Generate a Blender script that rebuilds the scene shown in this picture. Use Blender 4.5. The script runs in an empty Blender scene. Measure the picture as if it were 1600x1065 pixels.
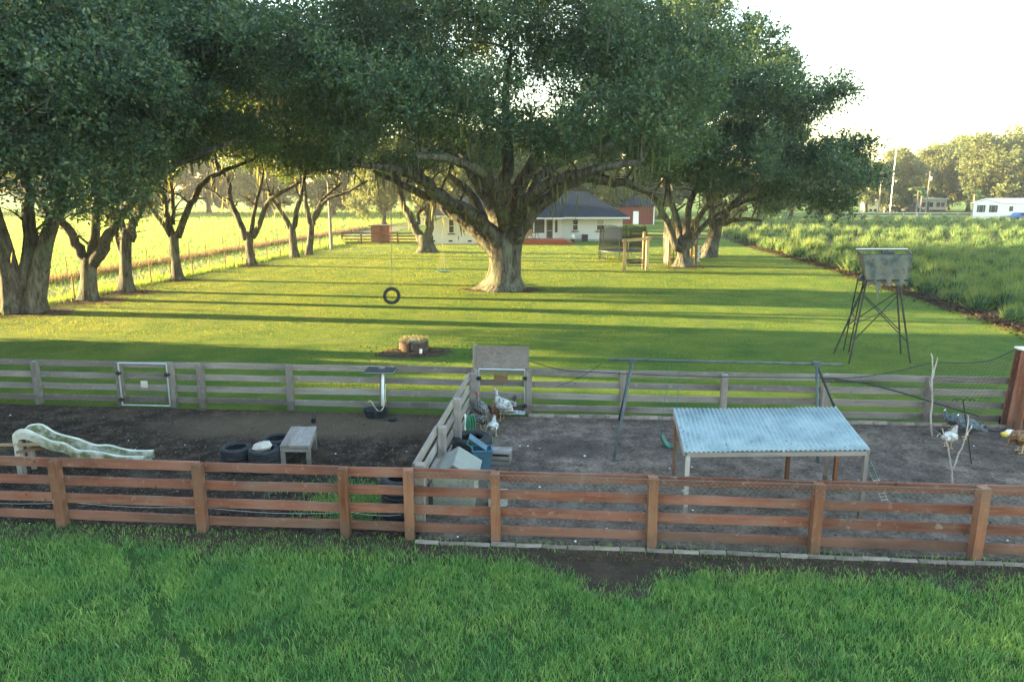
import bpy, math, random
import numpy as np
from mathutils import Vector, Matrix
R = math.radians
random.seed(7)
rng = np.random.default_rng(7)
S = bpy.context.scene
COL = S.collection

# ---------------------------------------------------------------- camera, sky, sun, exposure
CAMH, PITCH, F = 5.5, math.atan(236.5 / 1150), 1150.0
cam = bpy.data.objects.new('camera', bpy.data.cameras.new('camera'))
COL.objects.link(cam)
cam.location = (0, 0, CAMH)
cam.rotation_euler = (math.pi / 2 - PITCH, 0, 0)
cam.data.sensor_width = 36
cam.data.lens = F * 36 / 1600
cam.data.clip_start = 0.1
cam.data.clip_end = 6000
S.camera = cam

SUN_EL, SUN_AZ = R(7.8), R(-81.0)          # azimuth measured clockwise from +Y
W = bpy.data.worlds.new('World'); S.world = W; W.use_nodes = True
nt = W.node_tree; nt.nodes.clear()
sky = nt.nodes.new('ShaderNodeTexSky'); sky.sky_type = 'NISHITA'; sky.sun_disc = False
sky.sun_elevation = SUN_EL; sky.sun_rotation = SUN_AZ
sky.air_density = 1.2; sky.dust_density = 0.55; sky.ozone_density = 1.2
bg = nt.nodes.new('ShaderNodeBackground'); bg.inputs[1].default_value = 0.115
wo = nt.nodes.new('ShaderNodeOutputWorld')
nt.links.new(sky.outputs[0], bg.inputs[0]); nt.links.new(bg.outputs[0], wo.inputs[0])
sl = bpy.data.lights.new('sun', 'SUN'); sl.energy = 5.0; sl.angle = R(0.6); sl.color = (1.0, 0.75, 0.34)
sun = bpy.data.objects.new('sun', sl); COL.objects.link(sun)
sd = Vector((math.sin(SUN_AZ) * math.cos(SUN_EL), math.cos(SUN_AZ) * math.cos(SUN_EL), math.sin(SUN_EL)))
sun.rotation_euler = sd.to_track_quat('Z', 'Y').to_euler()
sun.location = sd * 200
S.view_settings.view_transform = 'Standard'; S.view_settings.look = 'None'
S.view_settings.gamma = 1; S.view_settings.use_curve_mapping = False
S.view_settings.exposure = 3.68
S.cycles.use_denoising = True
S.cycles.max_bounces = 6; S.cycles.diffuse_bounces = 3; S.cycles.glossy_bounces = 2
S.cycles.transmission_bounces = 4; S.cycles.transparent_max_bounces = 8
S.cycles.sample_clamp_indirect = 4

# ---------------------------------------------------------------- helpers
def ray(px, py):
    x = (px - 800) / F; y = -(py - 532.5) / F
    c, s = math.cos(PITCH), math.sin(PITCH)
    return Vector((x, c + y * s, y * c - s))
def G(px, py, z=0.0):
    d = ray(px, py); t = (z - CAMH) / d.z
    return Vector((d.x * t, d.y * t, z))
def V(px, py, Y):
    d = ray(px, py); t = Y / d.y
    return Vector((d.x * t, Y, CAMH + d.z * t))
def VV(v): return Vector(v)

def tag(o, label=None, cat=None, group=None, kind=None):
    if label: o['label'] = label
    if cat: o['category'] = cat
    if group: o['group'] = group
    if kind: o['kind'] = kind
    return o

def np_mesh(name, v, f, k):
    """v (n,3) array, f (m,k) array"""
    me = bpy.data.meshes.new(name)
    v = np.ascontiguousarray(v, dtype=np.float32); f = np.ascontiguousarray(f, dtype=np.int32)
    me.vertices.add(len(v)); me.vertices.foreach_set('co', v.ravel())
    me.loops.add(f.size); me.loops.foreach_set('vertex_index', f.ravel())
    me.polygons.add(len(f))
    me.polygons.foreach_set('loop_start', np.arange(0, f.size, k, dtype=np.int32))
    me.polygons.foreach_set('loop_total', np.full(len(f), k, dtype=np.int32))
    me.update(calc_edges=True)
    return me

def link(name, me, mat, parent=None, loc=None, smooth=False):
    o = bpy.data.objects.new(name, me); COL.objects.link(o)
    if mat is not None and me is not None and len(me.materials) == 0: me.materials.append(mat)
    if parent is not None: o.parent = parent
    if loc is not None: o.location = loc
    if smooth: me.polygons.foreach_set('use_smooth', [True] * len(me.polygons))
    return o

class MB:
    def __init__(s): s.v = []; s.f = []
    def add(s, vs, fs):
        b = len(s.v); s.v += [Vector(p) for p in vs]; s.f += [[i + b for i in f] for f in fs]; return s
    def box(s, c, d, M=None):
        x, y, z = d[0] / 2, d[1] / 2, d[2] / 2
        vs = [Vector((a * x, b * y, e * z)) for a in (-1, 1) for b in (-1, 1) for e in (-1, 1)]
        if M is not None: vs = [M @ p for p in vs]
        vs = [p + Vector(c) for p in vs]
        return s.add(vs, [[0, 1, 3, 2], [4, 6, 7, 5], [0, 4, 5, 1], [2, 3, 7, 6], [0, 2, 6, 4], [1, 5, 7, 3]])
    def tube(s, pts, rad, n=8, cap=True, wob=None):
        pts = [Vector(p) for p in pts]
        if not hasattr(rad, '__len__'): rad = [rad] * len(pts)
        rings = []; up = None
        for i, p in enumerate(pts):
            a = pts[max(i - 1, 0)]; b = pts[min(i + 1, len(pts) - 1)]
            t = (b - a)
            if t.length < 1e-9: t = Vector((0, 0, 1))
            t.normalize()
            if up is None:
                up = Vector((0, 1, 0)) if abs(t.y) < 0.9 else Vector((1, 0, 0))
            u = (up - t * up.dot(t))
            if u.length < 1e-6: u = Vector((1, 0, 0)) - t * t.x
            u.normalize(); w = t.cross(u); up = u
            ring = []
            for k in range(n):
                an = 2 * math.pi * k / n
                r = rad[i] * (wob(i, an, p) if wob else 1)
                ring.append(p + u * (math.cos(an) * r) + w * (math.sin(an) * r))
            rings.append(ring)
        vs = [p for r in rings for p in r]; fs = []
        for i in range(len(pts) - 1):
            for k in range(n):
                a = i * n + k; b = i * n + (k + 1) % n
                fs.append([a, b, b + n, a + n])
        if cap:
            fs.append(list(range(n))[::-1]); fs.append([(len(pts) - 1) * n + k for k in range(n)])
        return s.add(vs, fs)
    def lathe(s, prof, n=24, c=(0, 0, 0), M=None, closed=False):
        vs = []; fs = []; m = len(prof)
        for k in range(n):
            a = 2 * math.pi * k / n
            for (r, z) in prof:
                p = Vector((r * math.cos(a), r * math.sin(a), z))
                if M is not None: p = M @ p
                vs.append(p + Vector(c))
        for k in range(n):
            q = (k + 1) % n
            for j in range(m if closed else m - 1):
                j2 = (j + 1) % m
                fs.append([k * m + j, q * m + j, q * m + j2, k * m + j2])
        return s.add(vs, fs)
    def sheet(s, P, nu, nv):
        b = len(s.v)
        for i in range(nu + 1):
            for j in range(nv + 1): s.v.append(Vector(P(i / nu, j / nv)))
        for i in range(nu):
            for j in range(nv):
                a = b + i * (nv + 1) + j
                s.f.append([a, a + nv + 1, a + nv + 2, a + 1])
        return s
    def mesh(s, name, off=None):
        me = bpy.data.meshes.new(name)
        o = Vector(off) if off is not None else Vector((0, 0, 0))
        me.from_pydata([tuple(p - o) for p in s.v], [], s.f); me.update()
        return me

class Thing:
    """Empty at the thing's base; parts are given in the thing's own frame (or in world space with world=True)"""
    def __init__(s, name, label, cat, loc=(0, 0, 0), rz=0.0, group=None, world=False, kind=None):
        s.o = bpy.data.objects.new(name, None); COL.objects.link(s.o)
        s.o.location = loc; s.o.rotation_euler = (0, 0, rz); s.o.empty_display_size = 0.2
        tag(s.o, label, cat, group, kind); s.world = world; s.loc = Vector(loc)
    def part(s, name, mb, mat, parent=None, label=None, smooth=False, kind=None, solid=None):
        me = mb.mesh(name, s.loc if s.world else None)
        o = link(name, me, mat, parent or s.o, smooth=smooth)
        if label: o['label'] = label
        if kind: o['kind'] = kind
        if solid:
            m = o.modifiers.new('s', 'SOLIDIFY'); m.thickness = solid; m.offset = 0
        return o

def single(name, mb, mat, label, cat, loc=(0, 0, 0), rz=0, group=None, smooth=False, kind=None):
    """a thing that is one mesh; mesh given in local frame"""
    o = link(name, mb.mesh(name), mat, None, loc, smooth); o.rotation_euler = (0, 0, rz)
    return tag(o, label, cat, group, kind)

_beam_cache = {}
def beam(parent, name, p0, p1, h, t, mat, off=Vector((0, 0, 0)), side=None, jit=0.004, label=None, roundish=False):
    """board or post as an object whose own X axis runs along the grain; off = parent's world location"""
    p0 = Vector(p0); p1 = Vector(p1); L = (p1 - p0).length
    mb = MB(); n = 3
    for i in range(n + 1):
        x = -L / 2 + L * i / n
        for (a, b) in ((-1, -1), (1, -1), (1, 1), (-1, 1)):
            mb.v.append(Vector((x, a * t / 2 + random.uniform(-jit, jit) * .5, b * h / 2 + random.uniform(-jit, jit))))
    for i in range(n):
        for k in range(4):
            a = i * 4 + k; b = i * 4 + (k + 1) % 4
            mb.f.append([a, a + 4, b + 4, b])
    mb.f.append([0, 1, 2, 3]); mb.f.append([n * 4 + 3, n * 4 + 2, n * 4 + 1, n * 4])
    me = mb.mesh(name); o = link(name, me, mat, parent)
    x = (p1 - p0).normalized()
    ref = Vector(side) if side is not None else (Vector((0, 0, 1)) if abs(x.z) < 0.9 else Vector((1, 0, 0)))
    y = ref.cross(x).normalized(); z = x.cross(y)
    M = Matrix((x, y, z)).transposed().to_4x4(); M.translation = (p0 + p1) / 2 - off
    o.matrix_local = M
    if label: o['label'] = label
    return o

# ---------------------------------------------------------------- materials
def newmat(name):
    m = bpy.data.materials.new(name); m.use_nodes = True
    t = m.node_tree; t.nodes.clear()
    out = t.nodes.new('ShaderNodeOutputMaterial'); return m, t, out
def N(t, typ, **kw):
    n = t.nodes.new(typ)
    for k, v in kw.items(): setattr(n, k, v)
    return n
def ramp(t, src, stops):
    r = N(t, 'ShaderNodeValToRGB'); cr = r.color_ramp
    while len(cr.elements) > 1: cr.elements.remove(cr.elements[-1])
    for i, (p, c) in enumerate(stops):
        e = cr.elements[0] if i == 0 else cr.elements.new(p)
        e.position = p; e.color = (*c, 1) if len(c) == 3 else c
    t.links.new(src, r.inputs[0]); return r.outputs[0]
def noise(t, co, scale, detail=4, rough=.55, sc=None, dist=0):
    n = N(t, 'ShaderNodeTexNoise'); n.inputs['Scale'].default_value = scale
    n.inputs['Detail'].default_value = detail; n.inputs['Roughness'].default_value = rough
    n.inputs['Distortion'].default_value = dist
    if sc is not None:
        mp = N(t, 'ShaderNodeMapping'); mp.inputs['Scale'].default_value = sc
        t.links.new(co, mp.inputs[0]); co = mp.outputs[0]
    t.links.new(co, n.inputs['Vector']); return n.outputs[0]
def coords(t, kind='Object'):
    if kind == 'World': return N(t, 'ShaderNodeNewGeometry').outputs['Position']
    return N(t, 'ShaderNodeTexCoord').outputs[kind]
def mixc(t, a, b, fac, mode='MIX'):
    m = N(t, 'ShaderNodeMix', data_type='RGBA', blend_type=mode)
    for sock, val in ((m.inputs[0], fac), (m.inputs[6], a), (m.inputs[7], b)):
        if hasattr(val, 'is_output'): t.links.new(val, sock)
        elif isinstance(val, (int, float)): sock.default_value = val
        else: sock.default_value = (*val, 1)
    return m.outputs[2]
def finish(t, out, col, rough=.8, metal=0, bump=None, bstr=.3, bdist=.02, spec=.3, transl=None, tmix=.4, alpha=None):
    p = N(t, 'ShaderNodeBsdfPrincipled')
    if hasattr(col, 'is_output'): t.links.new(col, p.inputs['Base Color'])
    else: p.inputs['Base Color'].default_value = (*col, 1)
    if hasattr(rough, 'is_output'): t.links.new(rough, p.inputs['Roughness'])
    else: p.inputs['Roughness'].default_value = rough
    p.inputs['Metallic'].default_value = metal
    p.inputs['Specular IOR Level'].default_value = spec
    if bump is not None:
        b = N(t, 'ShaderNodeBump'); b.inputs['Strength'].default_value = bstr; b.inputs['Distance'].default_value = bdist
        t.links.new(bump, b.inputs['Height']); t.links.new(b.outputs[0], p.inputs['Normal'])
    sh = p.outputs[0]
    if transl is not None:
        tr = N(t, 'ShaderNodeBsdfTranslucent')
        if hasattr(transl, 'is_output'): t.links.new(transl, tr.inputs[0])
        else: tr.inputs[0].default_value = (*transl, 1)
        mx = N(t, 'ShaderNodeMixShader'); mx.inputs[0].default_value = tmix
        t.links.new(sh, mx.inputs[1]); t.links.new(tr.outputs[0], mx.inputs[2]); sh = mx.outputs[0]
    t.links.new(sh, out.inputs[0])
def simple(name, col, rough=.7, metal=0, var=.25, scale=8, bstr=.15, spec=.3, rnd=.15):
    m, t, o = newmat(name); co = coords(t)
    n = noise(t, co, scale, 5); c0 = tuple(x * (1 - var) for x in col); c1 = tuple(min(1, x * (1 + var)) for x in col)
    c = ramp(t, n, [(.3, c0), (.7, c1)])
    ri = N(t, 'ShaderNodeObjectInfo').outputs['Random']
    c = mixc(t, c, ramp(t, ri, [(0, (1 - rnd,) * 3), (1, (1 + rnd * .3,) * 3)]), 1.0, 'MULTIPLY')
    finish(t, o, c, rough, metal, bump=n, bstr=bstr, spec=spec); return m
def wood(name, cols, stain=None, swirl=.6, rough=.8, spec=.2, rnd=.35, lichen=None):
    """grain along the object's own X"""
    m, t, o = newmat(name); co = coords(t)
    ri = N(t, 'ShaderNodeObjectInfo').outputs['Random']
    add = N(t, 'ShaderNodeVectorMath', operation='ADD'); sc = N(t, 'ShaderNodeVectorMath', operation='SCALE')
    cmb = N(t, 'ShaderNodeCombineXYZ')
    for i in range(3): t.links.new(ri, cmb.inputs[i])
    t.links.new(cmb.outputs[0], sc.inputs[0]); sc.inputs['Scale'].default_value = 37.0
    t.links.new(co, add.inputs[0]); t.links.new(sc.outputs[0], add.inputs[1]); co = add.outputs[0]
    g = noise(t, co, 14, 6, .65, (.12, 1.5, 1.5), swirl)
    c = ramp(t, g, [(.25, cols[0]), (.5, cols[1]), (.75, cols[2])])
    b = noise(t, co, 1.6, 3, .6, (.7, 1, 1))
    c = mixc(t, c, cols[3], ramp(t, b, [(.45, (0, 0, 0)), (.7, (.8, .8, .8))]))
    c = mixc(t, c, ramp(t, ri, [(0, (1 - rnd, 1 - rnd * 1.1, 1 - rnd * 1.1)), (1, (1.1, 1.05, 1.0))]), 1.0, 'MULTIPLY')
    if lichen:
        l = noise(t, co, 9, 5, .7); c = mixc(t, c, lichen, ramp(t, l, [(.58, (0, 0, 0)), (.7, (.7, .7, .7))]))
    k = N(t, 'ShaderNodeTexVoronoi'); k.inputs['Scale'].default_value = 2.2; t.links.new(co, k.inputs['Vector'])
    c = mixc(t, c, tuple(x * .35 for x in cols[0]), ramp(t, k.outputs['Distance'], [(.0, (1, 1, 1)), (.045, (.6, .6, .6)), (.06, (0, 0, 0))]))
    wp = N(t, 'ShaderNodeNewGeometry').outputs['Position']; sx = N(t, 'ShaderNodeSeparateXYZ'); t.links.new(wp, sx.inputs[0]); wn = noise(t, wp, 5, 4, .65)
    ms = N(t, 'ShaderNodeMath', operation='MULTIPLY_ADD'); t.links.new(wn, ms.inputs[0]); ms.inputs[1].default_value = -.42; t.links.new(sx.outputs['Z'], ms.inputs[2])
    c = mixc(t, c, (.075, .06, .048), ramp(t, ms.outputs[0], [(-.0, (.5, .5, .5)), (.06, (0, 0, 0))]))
    fd = noise(t, co, .7, 3, .6, (.5, 1, 1)); c = mixc(t, c, tuple(min(1, x * 1.5 + .03) for x in cols[1]), ramp(t, fd, [(.5, (0, 0, 0)), (.75, (.65, .65, .65))]))
    finish(t, o, c, rough, bump=g, bstr=.5, bdist=.01, spec=spec); return m

M = {}
def leafmat(name, c0, c1, c2, tr, tmix=.35, gloss=.35, ns=.55, n0=(.75, .8, .9), n1=(1.25, 1.2, 1.0), p2=.92):
    m, t, o = newmat(name)
    geo = N(t, 'ShaderNodeNewGeometry'); rpi = geo.outputs['Random Per Island']
    c = ramp(t, rpi, [(0, c0), (.5, c1), (p2, c1), (1, c2)])
    n = noise(t, geo.outputs['Position'], ns, 3)
    c = mixc(t, c, ramp(t, n, [(.34, n0), (.66, n1)]), 1.0, 'MULTIPLY')
    finish(t, o, c, .5, spec=gloss, transl=mixc(t, tr, c, .3), tmix=tmix); return m
M['leaf'] = leafmat('oak_leaf', (.016, .046, .030), (.050, .098, .060), (.18, .205, .11), (.15, .20, .03), n0=(.58, .68, .8), n1=(1.4, 1.3, 1.05), p2=.74, ns=.8)
M['leaf_far'] = leafmat('far_leaf', (.06, .095, .04), (.10, .125, .05), (.16, .17, .08), (.30, .31, .09), .4)
M['moss'] = leafmat('moss', (.055, .07, .045), (.085, .10, .06), (.12, .125, .08), (.30, .27, .10), .5, .05)
M['straw'] = leafmat('straw', (.12, .11, .07), (.19, .17, .10), (.30, .27, .17), (.3, .26, .12), .3, .1)
M['blade'] = leafmat('long_grass', (.052, .138, .038), (.140, .300, .075), (.34, .42, .16), (.22, .40, .08), .35, .3, ns=1.1, n0=(.62, .80, .85), n1=(1.45, 1.2, 1.0), p2=.7)
M['turf'] = leafmat('lawn_blade', (.060, .120, .026), (.090, .155, .032), (.13, .19, .05), (.50, .44, .03), .52, .15, ns=.33, n0=(.72, .86, .85), n1=(1.22, 1.1, 1.0))
M['crop'] = leafmat('crop_leaf', (.028, .075, .038), (.070, .140, .062), (.20, .27, .12), (.40, .40, .07), .42, .2, p2=.74, ns=.45, n0=(.55, .7, .8), n1=(1.35, 1.25, 1.0))
M['drygrass'] = leafmat('dry_grass', (.13, .09, .055), (.18, .13, .075), (.26, .22, .12), (.22, .16, .07), .35, .1)
M['fieldgrass'] = leafmat('field_grass', (.12, .19, .04), (.17, .25, .05), (.25, .27, .08), (.32, .40, .07), .5, .1, ns=.12)

def bark():
    m, t, o = newmat('bark'); co = coords(t, 'World')
    n = noise(t, co, 3.2, 8, .7, (1.6, 1.6, .35), .8)
    n2 = noise(t, co, 1.1, 4); n3 = noise(t, co, 6, 5, .7)
    c = ramp(t, n, [(.36, (.024, .022, .018)), (.5, (.072, .066, .055)), (.64, (.150, .142, .122))])
    c = mixc(t, c, (.125, .15, .105), ramp(t, n2, [(.5, (0, 0, 0)), (.68, (.55, .55, .55))]))
    c = mixc(t, c, (.17, .18, .15), ramp(t, n3, [(.6, (0, 0, 0)), (.7, (.6, .6, .6))]))
    finish(t, o, c, .95, bump=n, bstr=1.0, bdist=.10, spec=.1); return m
M['bark'] = bark()

def _half(t, s):
    m = N(t, 'ShaderNodeMath', operation='MULTIPLY'); t.links.new(s, m.inputs[0]); m.inputs[1].default_value = .5; return m.outputs[0]
def ground_mat(name, stops, s1=1.2, s2=14, bstr=.6, bdist=.03, patch=None, s0=.15, s0stops=None, s3=None, dark=None, litter=None):
    m, t, o = newmat(name); co = coords(t, 'World')
    a = noise(t, co, s1, 6, .65); b = noise(t, co, s2, 6, .75); z = noise(t, co, s0, 3)
    mx = N(t, 'ShaderNodeMath', operation='ADD'); t.links.new(a, mx.inputs[0])
    mb_ = N(t, 'ShaderNodeMath', operation='MULTIPLY'); t.links.new(b, mb_.inputs[0]); mb_.inputs[1].default_value = 1.0
    t.links.new(mb_.outputs[0], mx.inputs[1])
    hf = N(t, 'ShaderNodeMath', operation='MULTIPLY'); t.links.new(mx.outputs[0], hf.inputs[0]); hf.inputs[1].default_value = .5
    c = ramp(t, hf.outputs[0], stops)
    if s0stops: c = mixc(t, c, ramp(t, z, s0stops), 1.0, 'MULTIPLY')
    if patch:
        pn = noise(t, co, patch[0], 5, .6); c = mixc(t, c, patch[1], ramp(t, pn, [(patch[2], (0, 0, 0)), (patch[2] + .08, (patch[3],) * 3)]))
    for spec_, col_, st_ in ((dark, (.060, .052, .047), .65), (litter, (.15, .11, .075), .6)):
        if not spec_: continue
        mp = N(t, 'ShaderNodeMapping'); mp.inputs['Location'].default_value = (-spec_[0] / spec_[2], -spec_[1] / spec_[3], 0); mp.inputs['Scale'].default_value = (1 / spec_[2], 1 / spec_[3], 0)
        t.links.new(co, mp.inputs[0]); ln = N(t, 'ShaderNodeVectorMath', operation='LENGTH'); t.links.new(mp.outputs[0], ln.inputs[0])
        ad = N(t, 'ShaderNodeMath', operation='ADD'); t.links.new(ln.outputs['Value'], ad.inputs[0]); t.links.new(hf.outputs[0], ad.inputs[1])
        c = mixc(t, c, col_, ramp(t, ad.outputs[0], [(0, (st_,) * 3), (.85 / 1.0 if False else .0, (st_,) * 3), (1.0, (0, 0, 0))]) if False else ramp(t, _half(t, ad.outputs[0]), [(.50, (st_,) * 3), (.78, (0, 0, 0))]))
    finish(t, o, c, .95, bump=b, bstr=bstr, bdist=bdist, spec=.08); return m
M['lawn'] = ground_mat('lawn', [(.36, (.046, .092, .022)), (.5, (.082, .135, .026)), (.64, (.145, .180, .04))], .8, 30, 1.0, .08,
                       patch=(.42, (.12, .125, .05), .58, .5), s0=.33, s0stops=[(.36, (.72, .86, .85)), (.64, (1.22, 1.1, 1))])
M['undergrass'] = ground_mat('undergrass', [(.3, (.02, .04, .012)), (.6, (.04, .08, .02)), (.8, (.07, .07, .035))], 2, 25)
M['field'] = ground_mat('field', [(.3, (.10, .16, .035)), (.5, (.16, .22, .05)), (.7, (.24, .26, .08))], .3, 8, .8, .1,
                        s0=.03, s0stops=[(.35, (.7, .95, .9)), (.6, (1.1, 1.05, 1))])
M['soil'] = ground_mat('dark_soil', [(.36, (.012, .009, .008)), (.5, (.040, .030, .024)), (.60, (.10, .076, .058)), (.68, (.17, .135, .10))], 2.4, 16, 1.0, .08,
                       patch=(.45, (.10, .075, .05), .54, .5), litter=(-4.5, 16.8, 4.5, 1.2), s0=.35, s0stops=[(.35, (.8, .8, .85)), (.65, (1.3, 1.25, 1.2))])
M['sand'] = ground_mat('pen_sand', [(.38, (.058, .045, .038)), (.5, (.150, .118, .098)), (.60, (.245, .20, .17))], 2.2, 15, 1.0, .08,
                       patch=(.32, (.055, .048, .043), .58, .6), s0=.4, dark=(1.35, 15.2, 1.3, .8), s0stops=[(.35, (.75, .75, .78)), (.65, (1.15, 1.12, 1.1))])
M['strip'] = ground_mat('bare_strip', [(.3, (.022, .017, .013)), (.5, (.06, .045, .033)), (.7, (.12, .09, .065))], 2.5, 30, 1, .05,
                        patch=(2.2, (.04, .07, .02), .60, .6))
M['mulch'] = ground_mat('mulch', [(.36, (.022, .016, .012)), (.5, (.070, .048, .035)), (.66, (.16, .115, .085))], 3, 22, 1, .08)
M['track'] = ground_mat('track', [(.3, (.10, .095, .08)), (.5, (.17, .16, .14)), (.7, (.25, .24, .21))], 1, 12, .6, .04, patch=(.6, (.14, .17, .05), .48, .8))
M['redwood'] = wood('stained_board', [(.10, .040, .028), (.185, .076, .052), (.28, .125, .082), (.20, .14, .115)], lichen=(.24, .21, .17))
M['redpost'] = wood('stained_post', [(.11, .043, .024), (.19, .080, .045), (.26, .12, .066), (.19, .125, .085)], lichen=(.26, .20, .13))
M['greywood'] = wood('weathered_board', [(.13, .115, .105), (.20, .182, .17), (.29, .27, .255), (.24, .21, .19)], lichen=(.30, .31, .28))
M['paintwood'] = wood('pale_board', [(.30, .28, .25), (.42, .40, .37), (.52, .5, .47), (.4, .38, .34)])
M['tanwood'] = wood('new_timber', [(.30, .20, .10), (.42, .30, .16), (.50, .37, .21), (.36, .25, .13)])
M['brownwood'] = wood('brown_timber', [(.10, .06, .035), (.17, .10, .06), (.24, .15, .09), (.17, .12, .08)])
M['ply'] = wood('plywood', [(.04, .036, .034), (.17, .15, .145), (.40, .38, .36), (.17, .15, .145)], swirl=6)
M['galv'] = simple('galvanised', (.42, .47, .48), .45, .75, .15, 6)
M['pipe'] = simple('painted_pipe', (.060, .080, .082), .65, .0, .3, 5)
M['black'] = simple('black_plastic', (.018, .018, .02), .5, 0, .3, 6)
M['rubber'] = simple('rubber', (.022, .024, .028), .75, 0, .4, 10, .4)
M['iron'] = simple('dark_iron', (.03, .032, .03), .5, .4, .3, 6)
M['rust'] = simple('rusty_metal', (.055, .034, .028), .85, .1, .6, 5, .4)  # rust, darkened further to stand for shade on the fire ring
M['paver'] = simple('paver', (.30, .24, .215), .9, 0, .3, 6, .4, .1, .4)
M['concrete'] = simple('concrete', (.38, .37, .35), .9, 0, .25, 8, .4)
M['bluetub'] = simple('blue_plastic', (.055, .125, .18), .5, 0, .25, 5)
M['hose'] = simple('green_hose', (.03, .30, .16), .4, 0, .2, 5)
M['hosey'] = simple('pale_hose', (.42, .42, .24), .5, 0, .2, 5)
M['white'] = simple('white_paint', (.78, .78, .76), .6, 0, .06, 2)
M['wire'] = simple('wire', (.15, .135, .115), .6, .2, .2, 4)
M['net'] = simple('netting', (.02, .025, .025), .7, 0, .2, 4)
M['glass'] = simple('dark_glass', (.03, .04, .05), .12, 0, .3, 2, 0, .6)
M['blind'] = simple('window_blind', (.55, .55, .52), .6, 0, .08, 6)
M['redpaint'] = simple('red_siding', (.17, .048, .036), .7, 0, .25, 3)
M['deck'] = simple('red_deck', (.34, .075, .04), .6, 0, .2, 3)
M['greentrim'] = simple('green_plastic', (.02, .11, .08), .45, 0, .2, 4)

# ---------------------------------------------------------------- ground sheets
NA, NB = G(99, 821), G(1521, 874)           # front fence line
BA, BB = G(62, 630), G(1445, 662)           # back fence line
def on_line(A, B, px):
    k = (px - 800) / F; c, s = math.cos(PITCH), math.sin(PITCH)
    d = B - A; t = (k * (A.y * c + CAMH * s) - A.x) / (d.x - k * d.y * c)
    return A + d * t
def line_y(A, B, x): return A.y + (B.y - A.y) * (x - A.x) / (B.x - A.x)
D0, D1 = on_line(NA, NB, 652), G(742, 650)  # divider between the two pens
def div_x(y): return D0.x + (D1.x - D0.x) * (y - D0.y) / (D1.y - D0.y)
_nz = rng.random((64,)) * 2 - 1
def wob(x, a=1.0):
    """smooth irregular curve"""
    r = 0
    for i, (f, w) in enumerate(((.37, 1), (.83, .6), (1.9, .35), (4.3, .2), (9.1, .12))):
        r += w * math.sin(f * x * 2.1 + _nz[i] * 9)
    return r * a
def strip(name, z, xs, ylo, yhi, mat, nv=2):
    mb = MB(); n = len(xs)
    for x in xs:
        a, b = ylo(x), yhi(x)
        for j in range(nv + 1): mb.v.append(Vector((x, a + (b - a) * j / nv, z)))
    for i in range(n - 1):
        for j in range(nv):
            a = i * (nv + 1) + j
            mb.f.append([a, a + nv + 1, a + nv + 2, a + 1])
    o = link(name, mb.mesh(name), mat); o['kind'] = 'structure'; return o
def lin(a, b, n): return [a + (b - a) * i / n for i in range(n + 1)]
gm = MB(); gm.sheet(lambda u, v: (-2500 + 5000 * u, -600 + 3600 * v, 0), 4, 4)
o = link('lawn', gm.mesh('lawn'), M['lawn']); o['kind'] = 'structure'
def grass_edge(x):      # where the long grass in front ends
    base = line_y(NA, NB, x) - (.30 + .028 * (x + 9)) 
    dip = -.75 * math.exp(-((x - 1.35) / .85) ** 2)
    return base + dip + wob(x, .07)
strip('pasture', .004, lin(-60, 60, 300), lambda x: -60, grass_edge, M['undergrass'])
strip('bare_ground', .008, lin(-60, 60, 400), lambda x: grass_edge(x) - .22 + wob(x * 3, .05), lambda x: line_y(NA, NB, x) + .1, M['strip'])
def poly(name, z, pts, mat, kind='structure'):
    mb = MB(); mb.add([(p[0], p[1], z) for p in pts], [list(range(len(pts)))])
    o = link(name, mb.mesh(name), mat); o['kind'] = kind; return o
poly('pen_soil', .012, [(-40, line_y(NA, NB, -40)), (D0.x, D0.y), (D1.x, D1.y), (-40, line_y(BA, BB, -40))], M['soil'])
poly('pen_sand', .012, [(D0.x, D0.y), (30, line_y(NA, NB, 30)), (30, line_y(BA, BB, 30)), (D1.x, D1.y)], M['sand'])
# left field, track and verge
def Lf(px, py): return G(px, py)
inA, inB = G(61, 478), G(353, 419)          # inner wire fence
outA, outB = G(71, 440), G(330, 397)        # outer wire fence
def lx(A, B, y): return A.x + (B.x - A.x) * (y - A.y) / (B.y - A.y)
def ystrip(name, z, ys, xlo, xhi, mat):
    mb = MB()
    for y in ys:
        a, b = xlo(y), xhi(y)
        for j in range(3): mb.v.append(Vector((a + (b - a) * j / 2, y, z)))
    for i in range(len(ys) - 1):
        for j in range(2):
            a = i * 3 + j; mb.f.append([a, a + 1, a + 4, a + 3])
    o = link(name, mb.mesh(name), mat); o['kind'] = 'structure'; return o
ystrip('field', .006, lin(-30, 420, 300), lambda y: -900, lambda y: lx(outA, outB, y) + .6 + wob(y, .12), M['field'])
ystrip('track', .005, lin(-30, 160, 300), lambda y: lx(outA, outB, y) + 2.3 + wob(y, .1), lambda y: lx(inA, inB, y) - 2.4 + wob(y + 50, .12), M['track'])
# crop field to the right
CE = [G(1130, 372), G(1200, 393), G(1300, 420), G(1400, 455), G(1500, 487), G(1600, 520)]
def crop_x(y):
    P = sorted(CE, key=lambda p: p.y)
    if y <= P[0].y: return P[0].x + (P[1].x - P[0].x) * (y - P[0].y) / (P[1].y - P[0].y)
    for a, b in zip(P, P[1:]):
        if y <= b.y: return a.x + (b.x - a.x) * (y - a.y) / (b.y - a.y)
    a, b = P[-2:]; return a.x + (b.x - a.x) * (y - a.y) / (b.y - a.y)
ystrip('crop_soil', .006, lin(14, 128, 300), lambda y: crop_x(y) + wob(y, .10), lambda y: 150, M['mulch'])
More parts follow.
